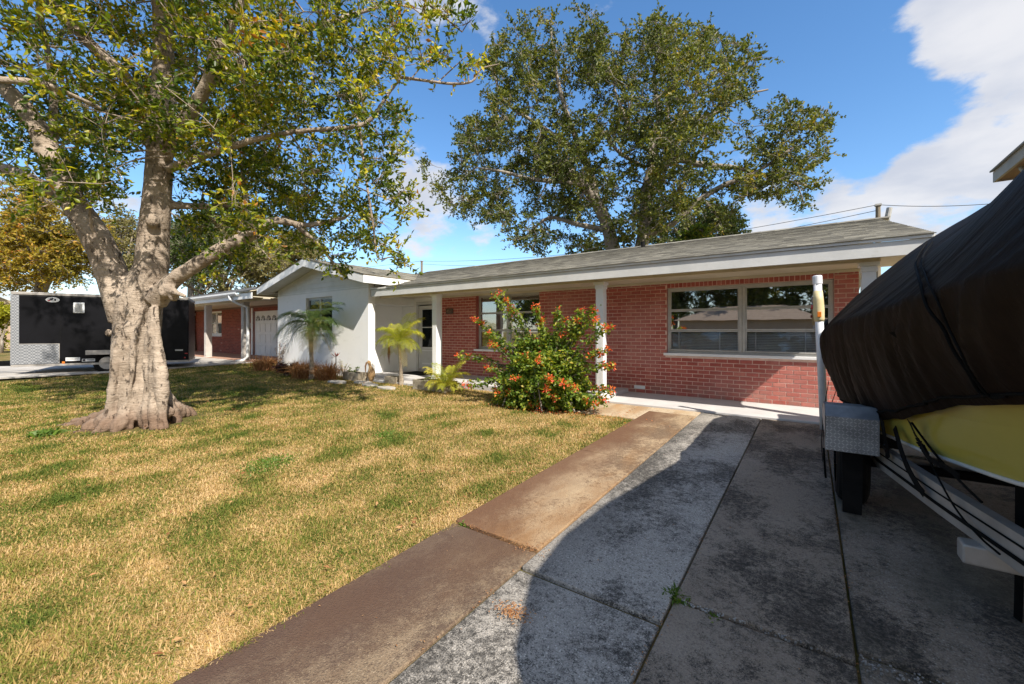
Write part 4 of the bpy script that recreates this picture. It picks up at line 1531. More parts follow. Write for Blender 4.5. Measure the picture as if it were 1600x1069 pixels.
def palm(name, x, y, lean, h, n, fl, mat, label, bole=0.055, rise=(0.2, 1.0), ll=0.17, dead=4):
    z = float(gz(x, y)) - 0.03
    t = thing(name, (x, y, z), label, 'palm')
    mb = MB()
    pts, rad = [], []
    for i in range(25):
        f = i / 24
        pts.append((x + lean * f ** 1.4, y, z + h * f))
        rad.append(bole * (1.5 - 0.6 * min(1, f * 3)) * (1 + 0.10 * (i % 2)) * (1 + 0.5 * max(0, f - 0.85) / 0.15))
    mb.tube(pts, rad, 10)
    mb.build('trunk', M['bark_palm'], t)
    top = Vector(pts[-1])
    for k in range(n):
        az = 2 * pi * k / n * 2.618 + random.uniform(-.2, .2)
        q = k / n
        mb = MB()
        frond(mb, top + Vector((0, 0, 0.02)), az, fl * random.uniform(0.85, 1.2), rise[1] * (1 - q) + rise[0] * q, 0.62 + 0.35 * q, nl=36, ll=ll * 1.4, lw=0.0095)
        mb.build('frond', mat, t, rnd=True)
    for k in range(dead):
        mb = MB()
        frond(mb, top - Vector((0, 0, 0.05)), random.uniform(0, 6.28), fl * 0.75, -0.15, 0.95, nl=18, ll=ll * 0.8)
        mb.build('frond', M['palm_dry'], t, rnd=True)
    return t


palm('dwarf_palm', -11.35, 6.25, -0.13, 1.55, 34, 0.82, M['palm_green'], 'green dwarf palm with dark trunk in front of the white gabled wing window', 0.06, (0.05, 1.25), 0.21, 6)
palm('slim_palm', -8.40, 6.95, -0.10, 1.08, 26, 0.60, M['palm_yellow'], 'slim yellow-green palm with pale ringed trunk before the front door', 0.045, (0.35, 1.6), 0.16, 1)
palm('young_palm', -6.55, 6.60, 0.03, 0.12, 24, 0.50, M['palm_yellow'], 'low stubby young palm beside the long stone planter', 0.05, (0.6, 1.8), 0.11, 2)


def tuft(name, x, y, r, h, n, mat, label, cat, spread=0.9, w=0.012, group=None, seg=3):
    z = float(gz(x, y)) - 0.02
    P = np.stack([x + RNG.normal(0, r * 0.35, n), y + RNG.normal(0, r * 0.3, n), np.full(n, z)], 1)
    az = RNG.uniform(0, 2 * pi, n)
    sp = RNG.uniform(0.1, spread, n)
    D = np.stack([np.cos(az) * sp, np.sin(az) * sp, np.ones(n)], 1)
    D = unit(D)
    H = h * RNG.uniform(0.6, 1.1, n)
    S = unit(np.cross(D, RNG.normal(size=(n, 3)))) * w / 2
    out = np.stack([np.cos(az), np.sin(az), np.zeros(n)], 1) * (sp * H * 0.5)[:, None]
    p1 = P + D * (H * 0.6)[:, None]
    p2 = P + D * H[:, None] + out - np.array([0, 0, 1.0]) * (H * sp * 0.35)[:, None]
    V = np.stack([P - S, P + S, p1 + S, p1 - S, p2], 1).reshape(-1, 3)
    i = np.arange(n)[:, None] * 5
    F = np.concatenate([np.concatenate([i, i + 1, i + 2], 1), np.concatenate([i, i + 2, i + 3], 1), np.concatenate([i + 3, i + 2, i + 4], 1)], 1).reshape(-1, 3)
    V = V - np.array([x, y, z])
    o = np_obj(name, V, F, mat, None, np.repeat(RNG.random(n), 3))
    o.location = (x, y, z)
    tag(o, label, cat, group)
    return o


tuft('ornamental_grass', -14.3, 6.3, 0.5, 0.55, 420, M['dry_leaf'], 'dry brown grass clump at the left corner of the white wing', 'grass clump', group='dry grass clumps before the wing')
tuft('ornamental_grass', -11.75, 6.25, 0.42, 0.62, 620, M['dry_leaf'], 'dry brown grass clump around the foot of the dwarf palm', 'grass clump', 1.1, group='dry grass clumps before the wing')
tuft('ornamental_grass', -10.95, 6.45, 0.36, 0.58, 520, M['dry_leaf'], 'dry brown grass clump right of the dwarf palm, next to the left planter', 'grass clump', 1.1, group='dry grass clumps before the wing')
tuft('ornamental_grass', -13.3, 6.4, 0.3, 0.35, 200, M['dry_leaf'], 'short dry brown clump between the corner clump and the dark red plant', 'grass clump', 1.1, group='dry grass clumps before the wing')


def leafy(name, x, y, r, h, n, mat, label, cat, L=0.09, W=0.035, stems=8):
    z = float(gz(x, y)) - 0.02
    t = thing(name, (x, y, z), label, cat)
    mb = MB()
    P, D = [], []
    for k in range(stems):
        az = random.uniform(0, 2 * pi)
        e = Vector((x + math.cos(az) * r * random.uniform(.2, 1), y + math.sin(az) * r * random.uniform(.2, 1), z + h * random.uniform(.6, 1)))
        b = Vector((x + random.uniform(-.05, .05), y + random.uniform(-.05, .05), z))
        mid = b.lerp(e, 0.5) + Vector((0, 0, 0.1 * h))
        mb.tube([b, mid, e], [0.008, 0.006, 0.003], 5)
        for q in range(n // stems):
            f = random.uniform(0.25, 1)
            p = b.lerp(mid, f * 2) if f < .5 else mid.lerp(e, f * 2 - 1)
            P.append(tuple(p)); D.append((random.gauss(0, 1), random.gauss(0, 1), random.gauss(0.3, .6)))
    mb.build('stem', M['bark_oak'], t)
    V, F = leaves(np.array(P), np.array(D), RNG.uniform(L * .6, L * 1.2, len(P)), W)
    np_obj('foliage', V, F, mat, t, np.repeat(RNG.random(len(P)), 2), 'stuff')
    return t


leafy('purple_shrub', -12.45, 6.1, 0.42, 0.38, 420, M['purple_leaf'], 'dark purple leafy low shrub left of the dwarf palm foot', 'shrub', 0.16, 0.035, 12)
leafy('thin_shrub', -14.6, 6.9, 0.35, 0.95, 130, M['purple_leaf'], 'thin reddish leafless shrub by the neighbour garage door', 'shrub', 0.08, 0.02, 9)
leafy('green_shrub', -10.45, 6.85, 0.26, 0.35, 160, M['green_leaf'], 'small green leafy plant behind the left planter', 'shrub', 0.07, 0.03, 8)
leafy('thin_shrub', -10.85, 6.9, 0.3, 0.62, 60, M['bougain_leaf'], 'wispy twiggy plant against the white wall right of the red cordyline', 'shrub', 0.05, 0.015, 9)
# red cordyline on a stalk
cx_, cy_ = -10.75, 6.6
co = thing('red_cordyline', (cx_, cy_, -0.06), 'single stalk cordyline with a rosette of red narrow leaves', 'plant')
mb = MB(); mb.tube([(cx_, cy_, -0.08), (cx_ + .01, cy_, 0.3), (cx_, cy_, 0.62)], 0.012, 6); mb.build('stem', M['bark_palm'], co)
mb = MB()
for k in range(16):
    az = k * 2.4
    d = Vector((math.cos(az), math.sin(az), random.uniform(-.2, .9))).normalized()
    p = Vector((cx_, cy_, 0.58)); s_ = d.cross(Vector((0, 0, 1))).normalized() * 0.018
    mb.face([p, p + d * .1 - s_, p + d * 0.22, p + d * .1 + s_], random.random())
mb.build('rosette', foliage_mat('red_leaf', [(0, (0.20, 0.03, 0.03)), (1, (0.40, 0.10, 0.06))], .3), co, rnd=True)

# hanging dried palm skin on the entry wall
mb = MB()
for k in range(7):
    a = Vector((-9.35 + random.uniform(-.03, .03), 7.30, 1.0 + random.uniform(-.1, .1)))
    mb.tube([a, a + Vector((random.uniform(-.04, .04), 0.01, -0.25)), a + Vector((random.uniform(-.05, .05), 0, -0.55))], [0.008, 0.012, 0.002], 5)
o = mb.build('wind_chime', M['dry_leaf'], None)
tag(o, 'dried brown pod strands hanging in the entry behind the slim palm', 'wind chime')


# ------------------------------------------------------------------ tree machinery
def in_poly(px, py, poly):
    poly = np.asarray(poly, float)
    inside = np.zeros(len(px), bool)
    j = len(poly) - 1
    for i in range(len(poly)):
        xi, yi = poly[i]
        xj, yj = poly[j]
        c = ((yi > py) != (yj > py)) & (px < (xj - xi) * (py - yi) / (yj - yi + 1e-12) + xi)
        inside ^= c
        j = i
    return inside


def densify(pts, rad, step):
    P, R = [], []
    for i in range(len(pts) - 1):
        a, b = Vector(pts[i]), Vector(pts[i + 1])
        n = max(1, int((b - a).length / step))
        for k in range(n):
            t = k / n
            P.append(a.lerp(b, t)); R.append(rad[i] * (1 - t) + rad[i + 1] * t)
    P.append(Vector(pts[-1])); R.append(rad[-1])
    return P, R


def smooth_path(pts, rad, sub=4):
    """Catmull-Rom"""
    P = [Vector(p) for p in pts]
    if len(P) < 3:
        return P, list(rad)
    P = [P[0] * 2 - P[1]] + P + [P[-1] * 2 - P[-2]]
    R = [rad[0]] + list(rad) + [rad[-1]]
    o, r = [], []
    for i in range(1, len(P) - 2):
        for k in range(sub):
            t = k / sub
            a, b, c, d = P[i - 1], P[i], P[i + 1], P[i + 2]
            o.append(0.5 * ((2 * b) + (c - a) * t + (2 * a - 5 * b + 4 * c - d) * t * t + (3 * b - a - 3 * c + d) * t ** 3))
            r.append(R[i] * (1 - t) + R[i + 1] * t)
    o.append(P[-2]); r.append(R[-2])
    return o, r


def grow(limbs, targets, centre, tipr=0.006, k_r=0.016, wob=0.12, sides=5):
    """branches from the limb skeleton to every target; returns MB of branches and twig segments"""
    nodes = []
    nr = []
    for pts, rad in limbs:
        P, R = densify(pts, rad, 0.25)
        nodes += [tuple(p) for p in P]
        nr += R
    nodes = np.array(nodes)
    nr = np.array(nr)
    mb = MB()
    twigs = []
    dist = np.array([np.min(np.linalg.norm(nodes - t, axis=1)) for t in targets])
    for ti in np.argsort(dist):
        T = targets[ti]
        d = np.linalg.norm(nodes - T, axis=1)
        # prefer nodes that lie nearer the tree's centre than the target
        dc = np.linalg.norm(nodes - centre, axis=1) - np.linalg.norm(T - centre)
        cost = d + np.maximum(dc, 0) * 1.5
        k = int(np.argmin(cost))
        A = Vector(nodes[k]); B = Vector(T)
        L = (B - A).length
        if L < 0.02:
            continue
        r0 = min(nr[k] * 0.75, k_r * (0.35 + L ** 0.8))
        m = max(2, int(L / 0.35))
        pts = []
        for q in range(m + 1):
            t = q / m
            p = A.lerp(B, t)
            if 0 < q:
                amp = wob * L ** 0.5 * math.sin(pi * t) + (0.02)
                p = p + Vector((random.gauss(0, amp), random.gauss(0, amp), random.gauss(0, amp) - 0.04 * L * math.sin(pi * t)))
            pts.append(p)
        rad = [r0 * (1 - t) + tipr * t for t in np.linspace(0, 1, m + 1)]
        mb.tube(pts, rad, sides if r0 > 0.02 else 4, cap=False)
        nodes = np.vstack([nodes, np.array([tuple(p) for p in pts[1:]])])
        nr = np.concatenate([nr, rad[1:]])
        twigs.append((pts[-2], pts[-1]))
    return mb, twigs


def leaf_clumps(twigs, nt, nl, tl, L, W, mb, out=0.6, tiprad=0.003, droop=0.15, centre=None, keep=None, bare=0.0):
    """twiglets and leaves around the end of every branch"""
    P, D, RN = [], [], []
    for (a, b) in twigs:
        dirn = (b - a).normalized()
        tone = random.gauss(0, 0.16)
        barren = random.random() < bare
        for k in range(nt):
            v = Vector((random.gauss(0, 1), random.gauss(0, 1), random.gauss(0.1, 0.8))).normalized()
            v = (v + dirn * out).normalized()
            ln = tl * random.uniform(0.5, 1.15)
            s0 = a.lerp(b, random.uniform(0.2, 1))
            e = s0 + v * ln - Vector((0, 0, droop * ln * random.random()))
            if keep is not None and not keep(e):
                continue
            m_ = s0.lerp(e, 0.5) + Vector((random.gauss(0, .05) * ln, random.gauss(0, .05) * ln, 0.06 * ln))
            if tiprad > 0:
                mb.tube([s0, m_, e], [tiprad * 1.6, tiprad, tiprad * .5], 3, cap=False)
            if barren:
                continue
            for q in range(nl):
                t = 0.25 + 0.75 * (q + random.random()) / nl
                p = s0.lerp(e, t)
                w = Vector((random.gauss(0, 1), random.gauss(0, 1), random.gauss(0.1, 0.9))).normalized()
                dd = (v * 0.7 + w).normalized()
                P.append((p.x, p.y, p.z)); D.append((dd.x, dd.y, dd.z)); RN.append(random.betavariate(1.6, 2.6) + tone)
    P = np.array(P); D = np.array(D)
    V, F = leaves(P, D, L * RNG.uniform(0.6, 1.25, len(P)), W * RNG.uniform(0.7, 1.2, len(P)))
    return V, F, np.repeat(np.clip(RN, 0, 1), 2)


def remeshed(mb, name, mat, parent, voxel, smooth=8, disp=None):
    o = mb.build(name, mat, parent)
    md = o.modifiers.new('r', 'REMESH')
    md.mode = 'VOXEL'
    md.voxel_size = voxel
    ms = o.modifiers.new('s', 'SMOOTH')
    ms.iterations = smooth
    ms.factor = 0.5
    dg = bpy.context.evaluated_depsgraph_get()
    me = bpy.data.meshes.new_from_object(o.evaluated_get(dg))
    o.modifiers.clear()
    old = o.data
    o.data = me
    bpy.data.meshes.remove(old)
    n = len(me.vertices)
    co = np.empty(n * 3, np.float32); me.vertices.foreach_get('co', co); co = co.reshape(-1, 3)
    no = np.empty(n * 3, np.float32); me.vertices.foreach_get('normal', no); no = no.reshape(-1, 3)
    if disp:
        co = co + no * disp(co)[:, None]
        me.vertices.foreach_set('co', co.astype(np.float32).ravel())
    me.polygons.foreach_set('use_smooth', np.ones(len(me.polygons), bool))
    me.materials.clear(); me.materials.append(mat)
    me.update()
    return o


# ------------------------------------------------------------------ the big tree on the lawn
T0 = Vector((-8.62, 2.02, -0.17))
ficus = thing('lawn_tree', T0, 'large pale smooth-barked tree with flared buttressed trunk on the front lawn', 'tree')
D0 = 6.62


def L_(pts):
    """limb from (px, py, depth, radius) rows"""
    P = [at(p[0], p[1], p[2]) for p in pts]
    R = [p[3] for p in pts]
    return smooth_path(P, R)


limbs = [
    # trunk, leader
    L_([(206, 690, 6.62, .37), (208, 640, 6.62, .335), (212, 585, 6.62, .30), (214, 520, 6.62, .295), (220, 465, 6.62, .30), (236, 420, 6.62, .225), (240, 370, 6.62, .205), (246, 300, 6.6, .185), (250, 235, 6.6, .175), (254, 160, 6.6, .15), (256, 80, 6.65, .14), (252, 0, 6.7, .13), (246, -100, 6.8, .11), (258, -220, 6.9, .08), (250, -350, 7.0, .04)]),
    # left limb
    L_([(198, 500, 6.6, .22), (176, 430, 6.5, .205), (150, 370, 6.4, .19), (112, 312, 6.35, .165), (88, 262, 6.3, .145), (62, 205, 6.3, .135), (30, 160, 6.25, .12), (-20, 110, 6.2, .10), (-90, 30, 6.1, .07), (-160, -80, 6.1, .04)]),
    L_([(92, 300, 6.4, .11), (66, 290, 6.5, .095), (40, 275, 6.55, .085), (0, 262, 6.7, .08), (-80, 240, 6.9, .05)]),
    L_([(80, 235, 6.35, .08), (84, 180, 6.7, .055), (80, 110, 6.9, .05), (66, 40, 7.1, .045), (50, -60, 7.2, .03)]),
    # right low limb
    L_([(244, 470, 6.55, .16), (266, 442, 6.45, .12), (300, 418, 6.4, .10), (352, 386, 6.5, .105), (405, 360, 6.7, .09), (430, 345, 6.9, .07), (480, 352, 7.3, .05), (540, 340, 7.7, .035)]),
    L_([(378, 372, 6.6, .065), (380, 340, 6.7, .055), (384, 300, 6.9, .04), (375, 250, 7.2, .03)]),
    L_([(458, 348, 7.1, .045), (500, 385, 7.2, .03), (535, 430, 7.2, .016)]),
    # upper right
    L_([(252, 250, 6.6, .12), (290, 190, 6.3, .10), (322, 135, 6.1, .085), (338, 85, 6.0, .08), (362, 35, 5.9, .07), (392, -20, 5.8, .06), (430, -120, 5.8, .04)]),
    L_([(330, 130, 6.15, .07), (378, 98, 6.5, .075), (430, 65, 6.8, .065), (482, 45, 7.1, .06), (545, 25, 7.4, .045), (610, 5, 7.6, .03)]),
    # upper left
    L_([(248, 205, 6.65, .11), (205, 130, 6.6, .085), (150, 78, 6.4, .085), (104, 30, 6.2, .085), (60, -20, 6.0, .08), (10, -90, 5.8, .05)]),
    L_([(246, 235, 6.5, .09), (200, 195, 6.5, .07), (160, 172, 6.0, .03), (110, 148, 5.6, .035), (60, 130, 5.3, .04), (0, 125, 5.0, .045), (-70, 120, 4.8, .04)]),
    # long horizontals to the right
    L_([(262, 320, 6.7, .075), (300, 322, 6.9, .055), (355, 322, 7.2, .05), (410, 318, 7.4, .04)]),
    L_([(262, 265, 6.5, .07), (330, 240, 6.4, .05), (400, 218, 6.3, .045), (470, 205, 6.3, .04), (540, 200, 6.2, .04), (575, 190, 6.2, .035), (595, 165, 6.2, .03), (625, 122, 6.1, .024)]),
    L_([(622, 120, 6.1, .024), (665, 126, 6.1, .02), (708, 131, 6.1, .019), (738, 127, 6.1, .016), (752, 108, 6.1, .012), (780, 100, 6.1, .006)]),
    L_([(625, 122, 6.1, .016), (622, 90, 6.1, .012), (610, 70, 6.1, .008)]),
    L_([(685, 128, 6.1, .010), (715, 100, 6.15, .008), (740, 78, 6.15, .005)]),
    L_([(640, 126, 6.1, .010), (668, 95, 6.1, .007), (700, 78, 6.0, .004)]),
    L_([(560, 190, 6.3, .022), (575, 300, 6.4, .018), (583, 350, 6.45, .016), (590, 402, 6.5, .013), (612, 402, 6.5, .010), (632, 414, 6.5, .006)]),
    L_([(410, -20, 6.0, .05), (520, -50, 6.0, .04), (620, -30, 6.0, .03), (680, 15, 6.0, .018), (722, 50, 6.0, .010)]),
    # branches to the back and to the front, above the picture
    L_([(252, 60, 6.7, .10), (300, -60, 7.6, .08), (380, -160, 8.6, .06), (430, -220, 9.6, .04)]),
    L_([(250, 20, 6.6, .09), (230, -160, 5.9, .07), (260, -420, 5.3, .05)]),
    L_([(248, -60, 6.7, .08), (180, -180, 7.6, .06), (120, -260, 8.6, .04)]),
    # twiggy fan on the trunk
    L_([(268, 250, 6.25, .022), (270, 215, 6.1, .020), (262, 180, 6.0, .014), (250, 140, 5.9, .008)]),
    L_([(266, 238, 6.2, .018), (230, 235, 6.0, .014), (190, 238, 5.9, .010), (150, 225, 5.8, .006)]),
    L_([(266, 245, 6.2, .018), (235, 246, 6.05, .014), (205, 252, 6.0, .010), (180, 265, 6.0, .006)]),
    L_([(270, 215, 6.1, .016), (220, 160, 5.9, .012), (180, 110, 5.8, .007), (150, 70, 5.7, .004)]),
    L_([(270, 210, 6.1, .014), (290, 160, 5.9, .010), (310, 110, 5.8, .006)]),
    L_([(268, 205, 6.1, .014), (200, 185, 5.8, .010), (140, 170, 5.6, .006), (100, 150, 5.5, .004)]),
    L_([(150, 385, 6.1, .02), (130, 360, 6.0, .013), (95, 330, 5.9, .008), (60, 300, 5.8, .004)]),
    L_([(148, 370, 6.15, .03), (140, 330, 6.0, .018), (150, 290, 5.9, .012), (160, 262, 5.9, .007)]),
]
big = MB()
small = MB()
for P, R in limbs:
    if max(R) >= 0.06:
        big.tube(P, R, 14)
    else:
        small.tube(P, R, 7, cap=False)
# buttress roots
base = at(208, 660, 6.62)
for az, ln, r0, hh in ((-2.45, .95, .15, .22), (-1.75, .42, .16, .26), (-0.95, .16, .14, .34), (-0.2, .08, .13, .42), (0.7, .12, .12, .35), (1.7, .4, .14, .3), (2.7, .5, .15, .3), (-3.05, .62, .14, .24), (-1.35, .30, .14, .24)):
    h = Vector((math.cos(az), math.sin(az), 0))
    c = Vector((T0.x, T0.y, T0.z))
    pts = [c + h * 0.10 + Vector((0, 0, hh + .6)), c + h * 0.25 + Vector((0, 0, hh * .95)), c + h * (0.32 + ln * .25) + Vector((0, 0, hh * .40)), c + h * (0.36 + ln * .6) + Vector((0, 0, hh * .10)), c + h * (0.36 + ln) + Vector((0, 0, -0.06))]
    P, R = smooth_path(pts, [r0 * .6, r0 * 1.05, r0 * 1.05, r0 * .7, r0 * .3])
    big.tube(P, R, 12)
# burls and cut stubs
for (px, py, d, r) in ((272, 462, 6.34, .07), (258, 455, 6.34, .08), (238, 345, 6.4, .085), (240, 602, 6.36, .085), (250, 630, 6.38, .09), (262, 645, 6.45, .09), (170, 520, 6.5, .05), (200, 445, 6.42, .09), (60, 235, 6.2, .06), (180, 470, 6.5, .07), (238, 520, 6.36, .06)):
    p = at(px, py, d)
    big.tube([p - Vector((0, 0, r * 1.2)), p - Vector((0, 0, r * .5)), p + Vector((0, 0, r * .5)), p + Vector((0, 0, r * 1.2))], [r * .45, r, r, r * .45], 10)
p = at(288, 458, 6.2); q = at(302, 466, 6.1)
big.tube([at(264, 452, 6.35), at(276, 458, 6.25), at(290, 463, 6.15)], [.08, .045, .035], 10)
# vertical folds on the right of the trunk
for (xa, xb, r) in ((242, 240, .055), (250, 254, .06), (232, 226, .035), (190, 172, .05), (212, 200, .035)):
    P, R = smooth_path([at(xa + (236 - xa) * .5, 480, 6.42), at(xa - 4, 540, 6.36), at((xa + xb) / 2, 590, 6.33), at(xb, 640, 6.29), at(xb + 3, 672, 6.25)], [r * .6, r, r * 1.15, r * 1.2, r * 1.1])
    big.tube(P, R, 9)


def nz(co, s, seed=0.0):
    return np.array([mnoise.noise(Vector((c[0] * s, c[1] * s, c[2] * s * .6 + seed))) for c in co])


def ficus_disp(co):
    low = np.clip((1.9 - co[:, 2]) / 1.6, 0.12, 1)
    a = nz(co, 3.1) * 0.026 + nz(co, 9.0, 5) * 0.012
    r1 = np.abs(nz(co * np.array([1, 1, .22]), 5.5, 9))
    ridg = np.clip(r1, 0, .22) * 0.16 - 0.022          # sharp vertical creases between swollen ribs
    wr = -np.clip(.10 - np.abs(nz(co * np.array([.5, .5, 3.0]), 5.0, 3)), 0, .1) * 0.07
    pits = -np.clip(nz(co * np.array([1, 1, .8]), 12.0, 21) - .38, 0, .3) * 0.16
    return (a + ridg * low) * np.clip(low + .25, 0, 1) + (wr + pits) * np.clip(low + .3, 0, 1)


trunk = remeshed(big, 'trunk', M['bark_ficus'], ficus, 0.021, 4, ficus_disp)
small.build('branch_wood', M['bark_ficus'], ficus, smooth=True)

# crown targets: real crown volume, carved to the outline it has from the street
CROWN = [(-2500, -3000), (-2500, 300), (0, 285), (40, 318), (100, 335), (112, 318), (180, 325), (205, 300), (215, 235), (272, 235), (283, 420), (330, 440), (420, 405), (470, 385), (515, 400), (530, 436), (552, 430), (575, 395), (600, 405), (640, 418), (632, 395), (612, 380), (640, 345), (655, 290), (640, 232), (652, 190), (628, 135), (650, 112), (690, 100), (752, 118), (752, 88), (690, 78), (668, 55), (700, 30), (748, 20), (760, -200), (900, -700), (900, -3000)]


def crown_targets(n, centre, rad, poly, clump, seed, dmin=0, thr=-0.02):
    rng = np.random.default_rng(seed)
    out = []
    while len(out) < n:
        p = rng.normal(size=(400, 3))
        p /= np.linalg.norm(p, axis=1, keepdims=True)
        p = p * (rng.random((400, 1)) ** 0.42)
        P = centre + p * rad
        px, py, d = proj(P)
        ok = in_poly(px, py, poly) & (d > dmin)
        c = np.array([mnoise.noise(Vector(q) * clump) for q in P])
        ok &= (c > rng.normal(thr, 0.10, len(P)))
        out += list(P[ok])
    return np.array(out[:n])


FC = np.array([-8.3, 2.9, 5.6])
tg = crown_targets(760, FC, np.array([4.6, 4.0, 3.7]), CROWN, 0.85, 4, 3.9)
tg = tg[tg[:, 2] > 1.9]
hi = crown_targets(400, np.array([-8.4, 0.9, 8.3]), np.array([4.6, 2.8, 1.7]), [(-9000, -9000), (-9000, -15), (5000, -15), (5000, -9000)], .6, 8, 3.0)  # extra leaf mass above the view, added to deepen shade on the lawn
tg = np.vstack([tg, hi])
# nothing in front of the bare trunk
px, py, d = proj(tg)
clear = ((px > 150) & (px < 290) & (py > 290) & (d < 6.9)) | ((px > 60) & (px < 230) & (py > 335) & (d < 7.2)) | ((py > 330) & (px > 285) & (d < 5.9)) | (d < 4.6) & (py > 60)
tg = tg[~clear]
# extra low boughs at right seen against the house and sky
extra = []
for (x, y, dd) in ((300, 405, 7.6), (340, 420, 7.8), (380, 395, 7.6), (420, 380, 7.7), (310, 350, 7.3), (350, 345, 7.5), (400, 330, 7.6), (450, 320, 7.4), (470, 345, 7.4), (500, 360, 7.5), (520, 400, 7.2), (537, 425, 7.2),
                   (520, 330, 7.4), (555, 320, 7.0), (590, 290, 6.8), (610, 260, 6.7), (630, 300, 6.6), (640, 330, 6.6), (600, 350, 6.6), (575, 340, 6.7), (560, 370, 6.8), (618, 402, 6.5), (636, 412, 6.5), (600, 385, 6.5), (580, 375, 6.5),
                   (470, 270, 7.0), (430, 290, 7.1), (520, 270, 6.8), (560, 240, 6.6), (600, 215, 6.4), (630, 240, 6.4), (540, 215, 6.5), (490, 235, 6.6),
                   (600, 60, 6.2), (570, 90, 6.2), (590, 120, 6.2), (560, 130, 6.3), (620, 40, 6.1), (640, 70, 6.1), (610, 90, 6.1), (710, 40, 6.0), (735, 30, 6.0), (690, 20, 6.0), (665, 10, 6.0), (660, 85, 6.1), (690, 88, 6.1), (732, 115, 6.1), (728, 100, 6.1),
                   (540, 60, 6.3), (510, 100, 6.4), (530, 150, 6.4), (480, 150, 6.5), (450, 180, 6.5), (410, 150, 6.5), (420, 240, 6.6), (370, 190, 6.5), (350, 260, 6.6), (320, 290, 6.8), (390, 270, 6.9),
                   (110, 268, 5.8), (130, 290, 5.8), (150, 305, 5.8), (95, 250, 5.9), (160, 285, 5.9), (120, 312, 5.9), (60, 60, 6.2), (30, 100, 6.3), (20, 40, 6.3), (90, 130, 6.2), (15, 180, 6.4), (45, 230, 6.6), (10, 220, 6.6), (110, 200, 6.3),
                   (230, 180, 6.0), (200, 215, 6.0), (285, 190, 6.0), (300, 230, 6.1), (330, 210, 6.2), (180, 150, 6.0), (150, 120, 6.0), (320, 60, 6.3), (290, 100, 6.3), (270, 40, 6.2), (210, 60, 6.3), (180, 20, 6.3), (120, 60, 6.2), (440, 20, 6.2), (480, 60, 6.3), (400, 70, 6.3), (360, 120, 6.4), (500, 20, 6.2)):
    extra.append(tuple(at(x, y, dd + random.uniform(-.25, .25))))
    if random.random() < 0.75:
        extra.append(tuple(at(x + random.uniform(-22, 22), y + random.uniform(-16, 12), dd + random.uniform(-.5, .8))))
tg = np.vstack([tg, np.array(extra)])


def shades_house(P):
    P = np.atleast_2d(P)
    t = (7.05 - P[:, 1]) / .385
    xh = P[:, 0] - .935 * t
    zh = P[:, 2] - t
    return (t > 0) & (xh > -15.4) & (zh > -.3) & (zh < 3.6) & (P[:, 1] > -1) & ((xh > -11.4) | (RNG.random(len(P)) < .62))


tg = tg[~shades_house(tg)]
bmb, tw = grow([l for l in limbs], tg, np.array([-8.6, 2.2, 2.6]), 0.006, 0.018, 0.10, 6)


def keep_ficus(e):
    if shades_house(np.array([[e.x, e.y, e.z]]))[0]:
        return False
    px, py, d = proj(np.array([[e.x, e.y, e.z]]))
    if px[0] < -150 or py[0] < -150:
        return True
    if 205 < px[0] < 268 and py[0] > 250 and d[0] < 6.6:
        return False
    return bool(in_poly(px, py, CROWN)[0]) or random.random() < 0.25


V, F, R = leaf_clumps(tw, 10, 9, 0.42, 0.092, 0.044, bmb, keep=keep_ficus, tiprad=0.0026, bare=0.05)
bmb.build('branches', M['bark_ficus'], ficus, smooth=True)['kind'] = 'stuff'
np_obj('crown', V, F, M['ficus_leaf'], ficus, R, 'stuff')
print('ficus leaves', len(F) // 2)

# ------------------------------------------------------------------ the oak behind the house
OD = 20.3
oak_base = at(958, 384, OD); oak_base.z = 0
oak = thing('oak_tree', oak_base, 'wide dark green oak with two grey stems rising behind the red brick house', 'tree')


def O_(pts):
    return smooth_path([at(p[0], p[1], OD + p[2]) for p in pts], [p[3] for p in pts])


olimbs = [
    O_([(975, 520, 0, .42), (968, 430, 0, .38), (957, 385, 0, .34), (948, 350, 0, .30), (932, 318, 0, .27), (910, 288, -.5, .22), (890, 268, -1, .16), (870, 275, -1.5, .10), (830, 265, -2, .06)]),
    O_([(932, 318, 0, .22), (925, 280, .5, .20), (905, 230, 1, .15), (880, 160, 1, .11), (865, 90, 1, .07), (860, 30, 1, .04)]),
    O_([(985, 520, .5, .40), (1000, 400, .5, .33), (1008, 350, .5, .30), (1010, 300, .5, .27), (1018, 262, .5, .23), (1022, 215, .5, .19), (1030, 180, .5, .14), (1022, 120, .5, .10), (1040, 60, .5, .05)]),
    O_([(1012, 290, .5, .20), (1035, 262, .2, .17), (1060, 250, 0, .15), (1100, 258, -.5, .13), (1150, 262, -1, .10), (1200, 275, -1, .07), (1260, 290, -1, .04)]),
    O_([(1000, 370, .5, .18), (1050, 350, 0, .15), (1090, 315, -.5, .14), (1130, 290, -1, .11), (1180, 270, -1.5, .08), (1240, 230, -1.5, .05)]),
    O_([(1022, 215, .5, .15), (1060, 190, 1, .13), (1110, 180, 1.5, .10), (1160, 150, 1.5, .07), (1200, 140, 1.5, .04)]),
    O_([(1020, 240, .5, .12), (990, 215, 0, .10), (975, 180, -.5, .08), (960, 140, -.5, .05)]),
    O_([(1008, 262, .5, .10), (970, 240, 0, .09), (950, 218, -.5, .06)]),
    O_([(915, 290, -.5, .15), (880, 284, -.8, .12), (830, 280, -1, .09), (785, 268, -1, .06), (745, 262, -1, .03)]),
    O_([(905, 240, 1, .13), (850, 200, 1, .10), (790, 160, 1, .07), (770, 110, 1, .04)]),
    O_([(1040, 200, .5, .10), (1050, 140, 0, .08), (1090, 90, -.5, .05)]),
    O_([(950, 360, 0, .16), (900, 350, .5, .12), (860, 340, 1, .09), (830, 360, 1, .05)]),
]
omb = MB()
for P, R in olimbs:
    omb.tube(P, R, 10, cap=False)
omb.build('trunk', M['bark_oak'], oak, smooth=True)
